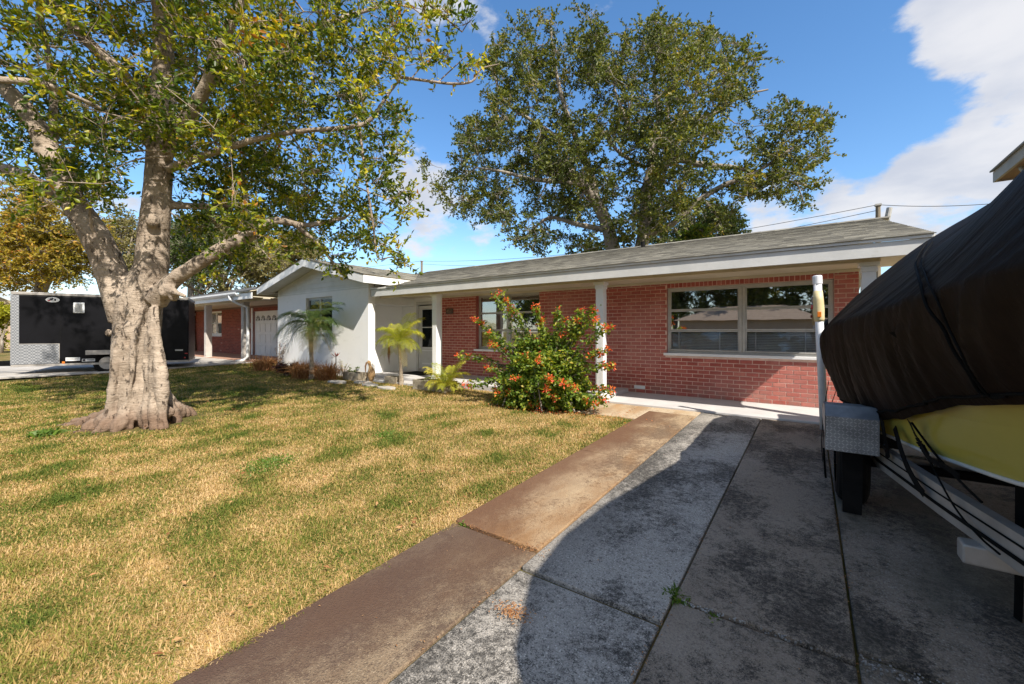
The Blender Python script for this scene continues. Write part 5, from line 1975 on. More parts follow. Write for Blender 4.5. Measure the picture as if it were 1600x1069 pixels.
OAK = [(656, 258), (660, 222), (700, 182), (742, 180), (746, 132), (752, 88), (792, 32), (836, 10), (900, -2), (950, 26), (956, 80), (966, 108), (974, 50), (1000, 14), (1070, 28), (1120, 42), (1150, 56), (1203, 88), (1216, 135), (1250, 158), (1302, 172), (1308, 202), (1295, 236), (1312, 288), (1284, 346), (1262, 345), (1240, 330), (1198, 312), (1150, 320), (1160, 345), (1150, 372), (900, 400), (845, 402), (800, 390), (782, 345), (738, 360), (688, 336), (666, 306)]
oc = at(985, 210, OD + .4)
tg = crown_targets(820, np.array(oc), np.array([10.5, 5.5, 7.3]), OAK, 0.42, 21, thr=.09)
ex = []
while len(ex) < 380:
    x, y = random.uniform(656, 1314), random.uniform(0, 395)
    if in_poly(np.array([x]), np.array([y]), OAK)[0] and (x < 800 or x > 1180 or random.random() < .55):
        c_ = mnoise.noise(Vector((x * .012, y * .012, 7)))
        if c_ > random.gauss(.04, .10):
            ex.append(tuple(at(x, y, OD + random.uniform(-2.6, 2.2))))
tg = np.vstack([tg, np.array(ex)])
bmb, tw = grow(olimbs, tg, np.array(at(985, 330, OD)), 0.012, 0.030, 0.16, 5)
V, F, R = leaf_clumps(tw, 9, 11, 0.70, 0.15, 0.09, bmb, tiprad=0.006, droop=0.25, keep=lambda e: bool(in_poly(*proj(np.array([[e.x, e.y, e.z]]))[:2], OAK)[0]) or random.random() < .12)
bmb.build('branches', M['bark_oak'], oak, smooth=True)['kind'] = 'stuff'
np_obj('crown', V, F, M['oak_leaf'], oak, R, 'stuff')
print('oak leaves', len(F) // 2)


# ------------------------------------------------------------------ smaller and farther trees
def far_tree(name, label, base, height, crown, rad, n, nt, nl, L, mat, barkm=None, seed=0, clump=0.5, tl=0.6, group=None, zlow=0.25, tiprad=0.008):
    base = Vector(base)
    t = thing(name, base, label, 'tree', group)
    c = np.array(crown, float)
    rad = np.array(rad, float)
    rng = np.random.default_rng(seed)
    limbs = []
    top = Vector(c) + Vector((0, 0, rad[2] * 0.3))
    tr = 0.035 * height
    limbs.append(smooth_path([base - Vector((0, 0, .2)), base.lerp(top, 0.35) + Vector((rng.normal() * .2, 0, 0)), base.lerp(top, 0.7) + Vector((rng.normal() * .4, 0, 0)), top], [tr, tr * .7, tr * .4, tr * .15]))
    for k in range(6):
        az = k * 1.05 + rng.random()
        s_ = base.lerp(top, 0.35 + 0.08 * k)
        e = Vector(c) + Vector((math.cos(az) * rad[0] * .65, math.sin(az) * rad[1] * .65, rng.uniform(-.2, .5) * rad[2]))
        limbs.append(smooth_path([s_, s_.lerp(e, .5) + Vector((0, 0, .05 * height)), e], [tr * .4, tr * .25, tr * .1]))
    mb = MB()
    for P, R in limbs:
        mb.tube(P, R, 8, cap=False)
    mb.build('trunk', barkm or M['bark_oak'], t, smooth=True)
    tg = []
    while len(tg) < n:
        p = rng.normal(size=3); p /= np.linalg.norm(p); p *= rng.random() ** 0.4
        q = c + p * rad
        if mnoise.noise(Vector(q) * clump + Vector((seed, 0, 0))) > rng.normal(-.05, .12) and q[2] > base.z + zlow:
            tg.append(q)
    bm, tw = grow(limbs, np.array(tg), np.array(base.lerp(Vector(c), .7)), 0.01, 0.022, 0.1, 4)
    V, F, R = leaf_clumps(tw, nt, nl, tl, L, L * .55, bm, tiprad=tiprad, droop=.2)
    bm.build('branches', barkm or M['bark_oak'], t, smooth=True)['kind'] = 'stuff'
    np_obj('crown', V, F, mat, t, R, 'stuff')
    return t


def onG(x, d, z=0.1):
    p = at(x, 518, d); p.z = z
    return p


def ft(name, label, x, y0, y1, wpx, d, n, L, mat, seed, depth_r=None, nt=8, nl=9, tl=0.8, clump=.4):
    """far tree filling rows y0..y1 around column x"""
    zt = EYE + (HY - y0) * d / FPX; zb = EYE + (HY - y1) * d / FPX
    u = (x - HX) / FPX
    w = wpx / 2 * d / FPX / math.sqrt(1 + u * u) * 1.0
    b = onG(x, d)
    return far_tree(name, label, b, zt, (b.x, b.y, (zt + zb) / 2), (w, depth_r or w, (zt - zb) / 2), n, nt, nl, L, mat, seed=seed, tl=tl, clump=clump)


ft('golden_tree', 'spreading gold and rust leafed tree behind the black cargo trailer', 62, 298, 462, 250, 27, 330, .20, M['gold_leaf'], 5, nt=9, nl=10, tl=.9)
ft('golden_tree', 'smaller gold-green tree at the far left edge beyond the trailer', -60, 330, 470, 190, 30, 170, .22, M['gold_leaf'], 6, nt=8, nl=9, tl=1.0)
ft('moss_oak', 'hazy olive oak behind the neighbouring house, left of the white gable', 345, 330, 460, 170, 32, 260, .22, M['olive_leaf'], 7, nt=8, nl=9, tl=1.0)
ft('moss_oak', 'hazy olive oak rising directly behind the peak of the white gable', 450, 362, 450, 150, 34, 230, .22, M['olive_leaf'], 8, nt=8, nl=9, tl=1.0)
ft('pale_tree', 'pale thin-leafed tree seen between the two big limbs of the lawn tree', 188, 322, 440, 90, 36, 120, .24, M['olive_leaf'], 9, nt=7, nl=8, tl=1.2)
ft('dark_tree', 'dark green tree filling the gap behind the lawn tree low right bough', 300, 350, 450, 110, 24, 170, .15, M['green_leaf'], 10, nt=8, nl=9, tl=.7)
ft('dark_tree', 'dense dark green tree low behind the roof, at the right foot of the oak', 1085, 322, 400, 150, 27, 190, .17, M['green_leaf'], 11, nt=9, nl=10, tl=.7)
ft('bright_shrub', 'bright green small tree top just above the roof ridge', 1090, 356, 385, 48, 21.5, 50, .14, M['bougain_leaf'], 12, nt=8, nl=9, tl=.4)
ft('lime_shrub', 'bright lime yellow shrub at the left edge in front of the far tan house', 2, 482, 545, 46, 24, 60, .17, M['lime_leaf'], 13, nt=8, nl=9, tl=.5)

# across the street: what the front windows mirror
for k, (x, y, h) in enumerate(((-16, -45, 13), (-6, -47, 14.5), (4, -46, 13), (13, -47, 14), (-27, -46, 14), (-38, -47, 15), (23, -47, 14))):
    if k == 0:
        st0 = far_tree('street_tree', 'leafy tree across the street mirrored in the front windows', (x, y, 0), h, (x, y, h * .56), (7.0, 5, h * .44), 250, 8, 10, .40, M['oak_leaf'], seed=30, tl=1.2, clump=.35, group='trees across the street')
        kids = list(st0.children)
        l0 = st0.location.copy()
    else:
        c = st0.copy(); COL.objects.link(c); c.location = (x, y, 0); c.scale = (h / 13, h / 13, h / 13); c.rotation_euler = (0, 0, k * 1.3)
        for ch in kids:
            d_ = ch.copy(); COL.objects.link(d_); d_.parent = c; d_.matrix_parent_inverse = Matrix.Translation(-l0)
oh = thing('street_house', (-6, -39, 0), 'tan low house across the street mirrored in the front windows', 'house')
mb = MB(); mb.box(-13, -43, -.3, 1, -36, 2.7); mb.box(4, -43, -.3, 14, -36, 2.7)
mb.build('wall', M['tan_stucco'], oh)
mb = MB()
for (a, b) in ((-13.6, 1.6), (3.4, 14.6)):
    mb.face([(a, -35.4, 2.6), (b, -35.4, 2.6), (b - 4, -39.5, 4.3), (a + 4, -39.5, 4.3)])
    mb.face([(a + 4, -39.5, 4.3), (b - 4, -39.5, 4.3), (b, -43.6, 2.6), (a, -43.6, 2.6)])
    mb.face([(a, -43.6, 2.6), (a, -35.4, 2.6), (a + 4, -39.5, 4.3)])
    mb.face([(b, -35.4, 2.6), (b, -43.6, 2.6), (b - 4, -39.5, 4.3)])
mb.build('roof', simple('tan_roof', (0.34, 0.26, 0.20), None, 3, .9), oh)

# ------------------------------------------------------------------ flowering vine bush at the column
BC = Vector((-4.0, 6.55, -0.05))
bush = thing('flowering_bush', BC, 'sprawling green bush with arching stems and orange-red flower clusters by the white column', 'bush')
smb = MB()
LP, LD, LR = [], [], []
FP, FD, FR = [], [], []


def stem(tip, base_off=(0, 0), fl=1.0, dense=1.0, arch=0.25):
    a = BC + Vector((base_off[0], base_off[1], 0))
    b = Vector(tip)
    m1 = a.lerp(b, 0.4) + Vector((0, 0, arch * (b - a).length))
    P, R = smooth_path([a, m1, a.lerp(b, .75) + Vector((0, 0, arch * .7 * (b - a).length)), b], [0.014, .010, .006, .003])
    smb.tube(P, R, 4, cap=False)
    n = len(P)
    for i in range(2, n - 1):
        seg = (P[i + 1] - P[i])
        for q in range(int(9 * dense)):
            p = P[i] + seg * random.random() + Vector((random.gauss(0, .035), random.gauss(0, .035), random.gauss(0, .03)))
            LP.append(tuple(p)); LD.append((random.gauss(0, 1), random.gauss(0, 1), random.gauss(-.35, .6)))
            LR.append(min(1, max(0, random.betavariate(2, 3) + 0.35 * (i / n - .5))))
    if random.random() < fl:
        cl = [b] + ([P[-3]] if random.random() < .55 else []) + ([P[-5]] if random.random() < .3 else [])
        for c in cl:
            for q in range(random.randint(14, 26)):
                v = Vector((random.gauss(0, 1), random.gauss(0, 1), random.gauss(0, .8))).normalized()
                FP.append(tuple(c + v * random.uniform(.0, .055))); FD.append(tuple(v)); FR.append(random.random())


# the long whips that stand out of the mass, by where their tips are
for (x, y, Y) in ((782, 456, 6.35), (716, 555, 6.2), (740, 497, 6.3), (735, 602, 6.0), (834, 482, 6.3), (872, 482, 6.4), (912, 485, 6.5), (928, 484, 6.4), (955, 510, 6.4), (958, 572, 6.3), (955, 610, 6.4), (905, 500, 6.4), (765, 520, 6.2), (778, 615, 5.9), (802, 590, 5.8), (760, 575, 6.1), (768, 535, 6.2), (886, 500, 6.3), (848, 500, 6.3), (800, 480, 6.35), (790, 470, 6.35), (930, 500, 6.4), (950, 545, 6.3), (945, 625, 6.3), (930, 632, 6.2), (870, 622, 5.9), (900, 605, 5.9), (880, 600, 5.8), (860, 590, 5.8), (842, 560, 5.9)):
    tp = onY(x, y, Y)
    stem(tp, (random.uniform(-.2, .2), random.uniform(-.1, .15)), 1.0, 1.2, 0.12)
    stem(tp + Vector((random.gauss(0, .08), random.gauss(0, .1), random.gauss(0, .07))), (random.uniform(-.3, .3), random.uniform(-.1, .15)), .45, 1.1, 0.16)
for k in range(520):
    az = random.uniform(0, 2 * pi)
    el = random.uniform(-.15, 1.35)
    rr = random.uniform(0.55, 1.0)
    tip = BC + Vector((math.cos(az) * math.cos(el) * 1.02 * rr, math.sin(az) * math.cos(el) * .68 * rr, 0.12 + max(-.05, math.sin(el)) * 1.25 * rr))
    stem(tip, (random.gauss(0, .3), random.gauss(0, .2)), .10, 1.5, random.uniform(.0, .25))
smb.build('stems', M['bark_oak'], bush)['kind'] = 'stuff'
LP, LD = np.array(LP), np.array(LD)
V, F = leaves(LP, LD, RNG.uniform(.05, .095, len(LP)), RNG.uniform(.032, .055, len(LP)))
np_obj('foliage', V, F, M['bougain_leaf'], bush, np.repeat(LR, 2), 'stuff')
FP, FD = np.array(FP), np.array(FD)
V, F = leaves(FP, FD, RNG.uniform(.03, .055, len(FP)), RNG.uniform(.018, .03, len(FP)), fold=.4)
np_obj('flowers', V, F, M['flower'], bush, np.repeat(FR, 2), 'stuff')
print('bush leaves', len(LP), len(FP))

# utility poles and wires behind the house
for k, (x, y, Yp, lab) in enumerate(((1372, 320, 30, 'weathered utility pole top above the right end of the roof ridge'), (659, 408, 30, 'distant utility pole top above the roof valley beside the white gable'))):
    tp = onY(x, y, Yp)
    po = thing('utility_pole', (tp.x, tp.y, 0), lab, 'utility pole')
    mb = MB(); mb.tube([(tp.x, tp.y, -.2), (tp.x, tp.y, tp.z)], [.15, .11], 10); mb.build('post', M['pole_wood'], po)
    mb = MB(); mb.box(tp.x - .14, tp.y - .14, tp.z - .06, tp.x + .14, tp.y + .14, tp.z + .03); mb.build('cap', M['alu'], po)
    if k == 0:
        pa = tp
        q = onY(1386, 334, Yp)
        mb = MB(); mb.tube([(q.x, q.y, q.z - .35), (q.x + .1, q.y, q.z + .3)], .13, 10)
        mb.build('transformer', M['alu'], po)
        mb = MB(); mb.beam((tp.x, tp.y, q.z - .2), (q.x, q.y, q.z - .2), .05, .05); mb.build('bracket', M['black_metal'], po)
    else:
        pb = tp
wi = thing('power_line', (pa.x, pa.y, pa.z), 'thin power lines strung above the roof between the utility poles', 'wires')


def wire(a, b, sag, dz=0):
    mb = MB()
    pts = [a.lerp(b, t) + Vector((0, 0, dz - sag * 4 * t * (1 - t))) for t in np.linspace(0, 1, 17)]
    mb.tube(pts, 0.018, 4)
    mb.build('wire', M['wire'], wi)


wire(pa, pb, 0.9); wire(pa, pb, 1.2, -.3)
wire(pa, onY(1700, 300, 30), .3); wire(pb, onY(380, 430, 30), .3)

# ------------------------------------------------------------------ boat trailer
bt = thing('boat_trailer', (1.2, 3.5, -0.1), 'white aluminium boat trailer with tread plate fender and black side stripes under the covered boat', 'boat trailer')


def gpz(y):
    return float(gz(0, y))


for sgn in (-1, 1):
    cxm = 1.22
    pth = [(0.80, 6.1), (0.80, 4.9), (0.775, 4.2), (0.60, 3.3), (0.42, 2.5), (0.25, 1.7), (0.08, 0.9), (0.03, 0.3)]
    P = [Vector((cxm + sgn * a, b, 0.345)) for a, b in pth]
    mb = MB()
    # C-channel: web with two flanges, mitred along the path
    H2, FW, TH = 0.082, 0.055, 0.008
    sec = [(0, -H2), (FW, -H2), (FW, -H2 + TH), (TH, -H2 + TH), (TH, H2 - TH), (FW, H2 - TH), (FW, H2), (0, H2)]
    rings = []
    for i, p in enumerate(P):
        t = (P[min(i + 1, len(P) - 1)] - P[max(i - 1, 0)]).normalized()
        s_ = Vector((t.y, -t.x, 0)) * (sgn)     # outward
        if s_.x * sgn < 0:
            s_ = -s_
        # web on the outer face; flanges point inwards
        rings.append([p + s_ * (0.03 - a) + Vector((0, 0, b)) for a, b in sec])
    b0 = 0
    for r in rings:
        mb.v += [tuple(q) for q in r]
    ns = len(sec)
    for i in range(len(rings) - 1):
        for k in range(ns):
            mb.f.append((i * ns + k, i * ns + (k + 1) % ns, (i + 1) * ns + (k + 1) % ns, (i + 1) * ns + k)); mb.r.append(0)
    mb.f.append(tuple(range(ns))); mb.f.append(tuple(range((len(rings) - 1) * ns, len(rings) * ns))); mb.r += [0, 0]
    fr = mb.build('side_beam', M['galv'], bt)
    if sgn < 0:
        # two black stripes and black lettering on the web
        for z0, z1, y_end, y_beg in ((0.030, 0.041, 2.55, 4.35), (-0.038, -0.016, 2.50, 4.35)):
            mb = MB()
            ys = np.linspace(y_beg, y_end, 12)
            ax = np.interp(ys, [q[1] for q in pth][::-1], [q[0] for q in pth][::-1])
            pts = [Vector((cxm - a - 0.034 + 0.0, y, 0.345)) for a, y in zip(ax, ys)]
            for i in range(11):
                a, b = pts[i], pts[i + 1]
                mb.face([a + Vector((0, 0, z0)), b + Vector((0, 0, z0)), b + Vector((0, 0, z1)), a + Vector((0, 0, z1))])
            mb.build('stripe', M['strap'], fr)
cu = bpy.data.curves.new('lettering', 'FONT')
cu.body = 'A'
cu.size = 0.10
cu.shear = .3
cu.offset = .004
cu.extrude = 0.001
o = bpy.data.objects.new('lettering_source', cu)
COL.objects.link(o)
me = bpy.data.meshes.new_from_object(o.evaluated_get(bpy.context.evaluated_depsgraph_get()))
bpy.data.objects.remove(o)
ax0, ax1 = [float(np.interp(y, [q[1] for q in pth][::-1], [q[0] for q in pth][::-1])) for y in (2.44, 2.54)]
dv_ = Vector((-(ax0 - ax1), -.10, 0)).normalized()
nv_ = Vector((-1, .2, 0)); nv_ = (nv_ - dv_ * nv_.dot(dv_)).normalized()
Mx = Matrix((dv_, Vector((0, 0, 1)), nv_)).transposed().to_4x4()
Mx.translation = Vector((cxm - ax1 - .036, 2.54, .305)) + nv_ * .004
me.transform(Mx)
me.materials.clear(); me.materials.append(M['ink'])
link('lettering', me, bt)
for (yy, w, z) in ((4.55, 0.86, .30), (2.95, 0.62, .27), (5.8, 0.86, .30), (1.9, .42, .27)):
    mb = MB(); mb.box(cxm - w, yy - .05, z - .10, cxm + w, yy + .05, z - .005)
    mb.build('crossmember', M['galv'], bt, bevel=.01)
for sgn in (-1, 1):
    mb = MB(); mb.beam((cxm + sgn * .42, 6.0, .56), (cxm + sgn * .22, 1.6, .60), .14, .05); mb.build('bunk', M['bunk'], bt)
    mb = MB()
    for yy in (5.8, 4.55, 2.95):
        mb.box(cxm + sgn * .36 - .03, yy - .03, .25, cxm + sgn * .36 + .03, yy + .03, .53)
    mb.build('bunk_bracket', M['galv'], bt)
mb = MB(); mb.beam((cxm, 2.0, .36), (cxm, -1.6, .36), .10, .12); mb.build('tongue', M['galv'], bt)
mb = MB(); mb.tube([(cxm, -1.55, .42), (cxm, -1.75, .42)], .05, 8); mb.tube([(cxm + .09, -1.1, -.16), (cxm + .09, -1.1, .75)], .03, 8); mb.build('jack', M['galv'], bt)
mb = MB(); mb.beam((cxm, .35, .42), (cxm, .2, 1.05), .06, .06); mb.build('winch_post', M['galv'], bt)
mb = MB(); mb.tube([(cxm - .07, .2, 1.0), (cxm + .07, .2, 1.0)], .06, 10); mb.build('winch', M['black_metal'], bt)
# wheels, tandem on both sides
R_T = 0.325
for side in (0, 1):
    x0 = 0.175 if side == 0 else 2 * cxm - 0.175 - .2
    for yy in (4.43,):
        cz = gpz(yy) + R_T - 0.005
        mb = MB()
        prof = [(0.0, .19), (0.0, .27), (0.015, R_T - .02), (0.035, R_T), (0.06, R_T), (0.064, R_T - .009), (0.074, R_T - .009), (0.078, R_T), (0.096, R_T), (0.099, R_T - .009), (0.107, R_T - .009), (0.11, R_T), (0.128, R_T), (0.132, R_T - .009), (0.142, R_T - .009), (0.146, R_T), (0.172, R_T), (0.19, R_T - .02), (0.205, .27), (0.205, .19)]
        ns = len(prof); nseg = 44
        for k in range(nseg):
            a = 2 * pi * k / nseg
            for (dx, r) in prof:
                rr = r - (0.005 if (r > R_T - .005 and k % 2 and (dx < .06 or dx > .146)) else 0)
                mb.v.append((x0 + dx, yy + rr * math.cos(a), cz + rr * math.sin(a)))
        for k in range(nseg):
            k2 = (k + 1) % nseg
            for q in range(ns - 1):
                mb.f.append((k * ns + q, k * ns + q + 1, k2 * ns + q + 1, k2 * ns + q)); mb.r.append(0)
        wh = mb.build('wheel', M['rubber'], bt)
        mb = MB(); mb.tube([(x0 + .03, yy, cz), (x0 + .17, yy, cz)], .192, 20); mb.build('rim', M['galv'], wh)
        mb = MB(); mb.tube([(x0 - .01, yy, cz), (x0 + .05, yy, cz)], .045, 10); mb.build('hub', M['black_metal'], wh)
    # tread plate fender over both wheels
    fx0 = 0.095 if side == 0 else 2 * cxm - .095 - .31
    fx1 = fx0 + .31
    yA, yB = 3.93, 4.98
    mb = MB()
    pro = [(yA, 0.40), (yA, 0.655), (yA + .13, 0.725), (yA + .45, .70), (yB - .22, 0.61), (yB, 0.40)]
    for i in range(len(pro) - 1):
        (a, b), (c, d) = pro[i], pro[i + 1]
        n_ = Vector((0, d - b, a - c)).normalized() * 0.004
        mb.prism([(fx0, a, b), (fx1, a, b), (fx1, c, d), (fx0, c, d)], n_)
    outer = fx0 if side == 0 else fx1
    mb.prism([(outer, a, b) for a, b in [(yA, .50), (yA, .655), (yA + .13, .725), (yA + .45, .70), (yB - .22, .61), (yB - .1, .50)]], (0.004 if side == 0 else -.004, 0, 0))
    fe = mb.build('fender', M['plate'], bt)
    # raised tread bars on the front plate
    mb = MB()
    for r in range(11):
        for c in range(13):
            x = fx0 + 0.012 + c * 0.0235
            z = 0.411 + r * 0.0235
            if x > fx1 - .008 or z > .648: continue
            sl = 1 if (r + c) % 2 else -1
            a = Vector((x - .0068, yA - .005, z - .0068 * sl)); b = Vector((x + .0068, yA - .005, z + .0068 * sl))
            mb.beam(a, b, .003, .0055, up=(0, 0, 1))
    mb.build('tread_bars', M['plate_bright'], fe)['kind'] = 'stuff'
# mud flap that hangs before the front wheel
mb = MB(); mb.prism([(.205, 4.075, gpz(4.1) + .01), (.32, 4.075, gpz(4.1) + .01), (.325, 4.03, .40), (.20, 4.03, .40)], (0, .012, 0))
mb.build('mud_flap', M['rubber'], bt)
# tail lamp block behind the fender, dark box
mb = MB(); mb.box(.43, 4.25, .40, .55, 4.6, .56); mb.build('axle_block', M['black_metal'], bt)
mb = MB()
for yy in (4.43,):
    mb.tube([(.3, yy, gpz(yy) + R_T), (2 * cxm - .3, yy, gpz(yy) + R_T)], .035, 8)
mb.build('axle', M['black_metal'], bt)
# PVC guide poles at the stern
for sgn in (-1, 1):
    gx = 0.10 if sgn < 0 else 2 * cxm - .10
    Yg = 6.75
    lean = -0.075 * (1 if sgn < 0 else -1)
    p0 = Vector((gx + .055 * (1 if sgn < 0 else -1), Yg, 0.02)); p1 = Vector((gx - .02 * (1 if sgn < 0 else -1), Yg, 2.02))
    dv = p1 - p0
    mb = MB(); mb.tube([p0, p0 + dv * .5, p0 + dv * .965], .046, 16)
    gp = mb.build('guide_pole', M['pvc'], bt, smooth=False)
    for p in gp.data.polygons: p.use_smooth = len(p.vertices) == 4
    mb = MB(); mb.tube([p0 + dv * .945, p0 + dv * .995, p0 + dv], [.054, .054, .046], 16); mb.build('pole_cap', M['pvc'], gp)
    mb = MB(); mb.tube([p0 + dv * .70, p0 + dv * .715, p0 + dv * .78, p0 + dv * .84, p0 + dv * .90], [.05, .058, .062, .058, .050], 14)
    mb.build('tape_wrap', M['tape'], gp, smooth=True)
    pp = p0 + dv * .745
    mb = MB(); mb.box(pp.x - .018, pp.y - .070, pp.z - .035, pp.x + .024, pp.y - .058, pp.z + .035); mb.build('reflector', M['orange'], gp, bevel=.004)
    mb = MB(); mb.tube([pp + Vector((-.055, .01, .10)), pp + Vector((-.085, .01, .10))], .03, 10); mb.build('marker_lamp', M['red'], gp)
    mb = MB(); mb.beam((p0.x, Yg, .30), (cxm + sgn * .78, 6.0, .34), .05, .05); mb.build('pole_bracket', M['galv'], gp)

# ------------------------------------------------------------------ boat hull and motor
boat = thing('boat', (1.22, 3.4, .5), 'boat with bright yellow hull and white edge strip, mostly hidden under a black cover', 'boat')
CX = 1.22
# stations: y, chine half width, chine z, gunwale half width, gunwale z, keel z
ST = [(6.35, .90, .50, 1.02, 1.25, .42), (5.3, .90, .50, 1.03, 1.27, .42), (4.3, .79, .515, .95, 1.30, .43), (3.6, .64, .545, .86, 1.33, .45), (2.9, .47, .60, .76, 1.37, .48), (2.2, .30, .70, .60, 1.42, .54), (1.4, .13, .86, .38, 1.48, .66), (.75, .03, 1.05, .16, 1.52, .90), (.4, .01, 1.3, .03, 1.54, 1.25)]


def st(y):
    ys = [s_[0] for s_ in ST][::-1]
    return [float(np.interp(y, ys, [s_[k] for s_ in ST][::-1])) for k in range(1, 6)]


yl = np.linspace(6.35, .4, 40)
side, bot, chi = MB(), MB(), MB()
for sgn in (-1, 1):
    for i in range(39):
        for t0, t1 in ((0, .33), (.33, .66), (.66, 1)):
            q = []
            for (y, t) in ((yl[i], t0), (yl[i + 1], t0), (yl[i + 1], t1), (yl[i], t1)):
                cw, cz, gw, gz_, kz = st(y)
                fl = 0.035 * math.sin(pi * t)
                q.append((CX + sgn * (cw + (gw - cw) * t - fl * .6), y, cz + (gz_ - cz) * t))
            side.face(q)
        q = []
        for (y, t) in ((yl[i], 0), (yl[i + 1], 0), (yl[i + 1], 1), (yl[i], 1)):
            cw, cz, gw, gz_, kz = st(y)
            q.append((CX + sgn * cw * t * .995, y, kz + (cz - kz) * t - .004))
        bot.face(q)
    P = []
    for y in yl:
        cw, cz, gw, gz_, kz = st(y)
        P.append((CX + sgn * (cw + .004), y, cz))
    chi.tube(P, .012, 6)
cw, cz, gw, gz_, kz = st(6.35)
side.face([(CX - gw, 6.35, gz_), (CX + gw, 6.35, gz_), (CX + cw, 6.35, cz), (CX, 6.35, kz), (CX - cw, 6.35, cz)])
side.build('hull', M['gelcoat'], boat, smooth=True)
bot.build('hull_bottom', M['hull_bottom'], boat, smooth=True)
chi.build('edge_strip', M['gel_white'], boat, smooth=True)
mb = MB()
for i in range(39):
    a, b = st(yl[i]), st(yl[i + 1])
    mb.face([(CX - a[2], yl[i], a[3]), (CX + a[2], yl[i], a[3]), (CX + b[2], yl[i + 1], b[3]), (CX - b[2], yl[i + 1], b[3])])
mb.build('deck', M['gel_white'], boat)
mb = MB()
mb.prism([(CX - .18, 6.62, .95), (CX + .18, 6.62, .95), (CX + .2, 7.1, 1.0), (CX + .2, 7.22, 1.25), (CX + .16, 7.18, 1.6), (CX + .12, 6.95, 1.72)][:2] + [(CX + .18, 6.62, 1.55), (CX - .18, 6.62, 1.55)], (0, .52, .06))
mo = mb.build('motor', M['black_metal'], boat, bevel=.08)
mb = MB(); mb.box(CX - .08, 6.75, .1, CX + .08, 7.0, .98); mb.build('motor_leg', M['black_metal'], mo, bevel=.02)
mb = MB(); mb.box(CX - .15, 6.35, .7, CX + .15, 6.72, .98); mb.build('motor_bracket', M['black_metal'], mo)

# ------------------------------------------------------------------ the cover
cover = thing('boat_cover', (1.22, 3.2, 1.2), 'black-brown canvas cover tented high over the yellow boat, strapped down to its trailer', 'cover')
# y, hem half width, hem z, bulge half width, bulge z, ridge z
CS_ = [(6.46, .86, .70, 1.05, 1.18, 2.30), (6.2, .92, .62, 1.11, 1.22, 2.36), (5.6, .95, .56, 1.10, 1.27, 2.36), (4.9, .92, .58, 1.08, 1.32, 2.33), (4.25, .80, .60, 1.02, 1.36, 2.32), (3.6, .73, .74, .94, 1.40, 2.42), (2.9, .63, .93, .86, 1.44, 2.54), (2.2, .50, 1.05, .70, 1.50, 2.64), (1.5, .30, 1.18, .50, 1.54, 2.66), (1.0, .17, 1.28, .34, 1.56, 2.56), (.6, .09, 1.35, .20, 1.58, 2.30), (.35, .03, 1.45, .08, 1.60, 1.85)]
ysC = [q[0] for q in CS_][::-1]


def cst(y):
    return [float(np.interp(y, ysC, [q[k] for q in CS_][::-1])) for k in range(1, 6)]


NU, NV = 200, 70     # along, across one side


def cov(y, v, sgn):
    """v 0 at the hem, 1 on the ridge"""
    hw, hz, bw, bz, rz = cst(y)
    if v < .42:
        t = v / .42
        x = hw + (bw - hw) * math.sin(t * pi / 2) ** .9
        z = hz + (bz - hz) * t
    else:
        t = min(1.0, (v - .42) / .58)
        x = bw * (1 - t) ** .86
        z = bz + (rz - bz) * t ** float(np.interp(y, [3, 4.2, 4.9, 6.2], [1.16, 1.1, .95, .78]))
    # folds: sag from the bulge down to the hem, converging at the straps
    env = math.exp(-((v - .22) / .30) ** 2) * min(1, v / .06 + .25)
    f = mnoise.noise(Vector((y * 3.4 + v * 2.4 + sgn * 5, v * 1.0, 3))) * .065 * env
    fo = mnoise.noise(Vector((y * 7.0 + v * 5.5 + sgn * 9, v * .9, 8)))
    f += (.5 - abs(fo) * 2.2) * .026 * env
    fo = mnoise.noise(Vector((y * 13.0 + v * 8 + sgn * 3, v * 1.4, 28)))
    f += (.5 - abs(fo) * 2.2) * .005 * env
    f += mnoise.noise(Vector((y * 1.1 - v * 2.2, v * 3.5, 14 + sgn))) * .022 * (v > .3)
    x += f
    hem_w = mnoise.noise(Vector((y * 4, 0, 31 + sgn))) * .018 * (1 - min(1, v / .15))
    return Vector((CX + sgn * x, y, z + hem_w + f * .2))


ycs = np.concatenate([np.linspace(6.46, .35, NU)])
mb = MB()
nrow = 2 * NV + 1
for y in ycs:
    for k in range(nrow):
        s_ = -1 if k <= NV else 1
        v = k / NV if k <= NV else (2 * NV - k) / NV
        mb.v.append(tuple(cov(y, v, s_)))
for i in range(NU - 1):
    for k in range(nrow - 1):
        mb.f.append((i * nrow + k, i * nrow + k + 1, (i + 1) * nrow + k + 1, (i + 1) * nrow + k)); mb.r.append(0)
# stern closure: rings shrinking to the transom's middle, leaning out a little
prev = list(range(nrow))
for q in range(1, 9):
    t = q / 8
    cur = []
    for k in range(nrow):
        p = Vector(mb.v[k])
        c = Vector((CX, 6.52 + .02, 1.15))
        r = p.lerp(c, t)
        r.y = 6.46 + .10 * math.sin(t * pi / 2) + mnoise.noise(r * 4) * .02
        cur.append(len(mb.v)); mb.v.append(tuple(r))
    for k in range(nrow - 1):
        mb.f.append((prev[k + 1], prev[k], cur[k], cur[k + 1])); mb.r.append(0)
    prev = cur
mb.build('canvas', M['cover'], cover, smooth=True)
# doubled seams
GY, GV = np.linspace(6.4, 1.2, 110), np.linspace(.03, .99, 70)
GP = np.array([[tuple(cov(y, v, -1)) for v in GV] for y in GY])
gx_, gy_, gd_ = proj(GP.reshape(-1, 3))


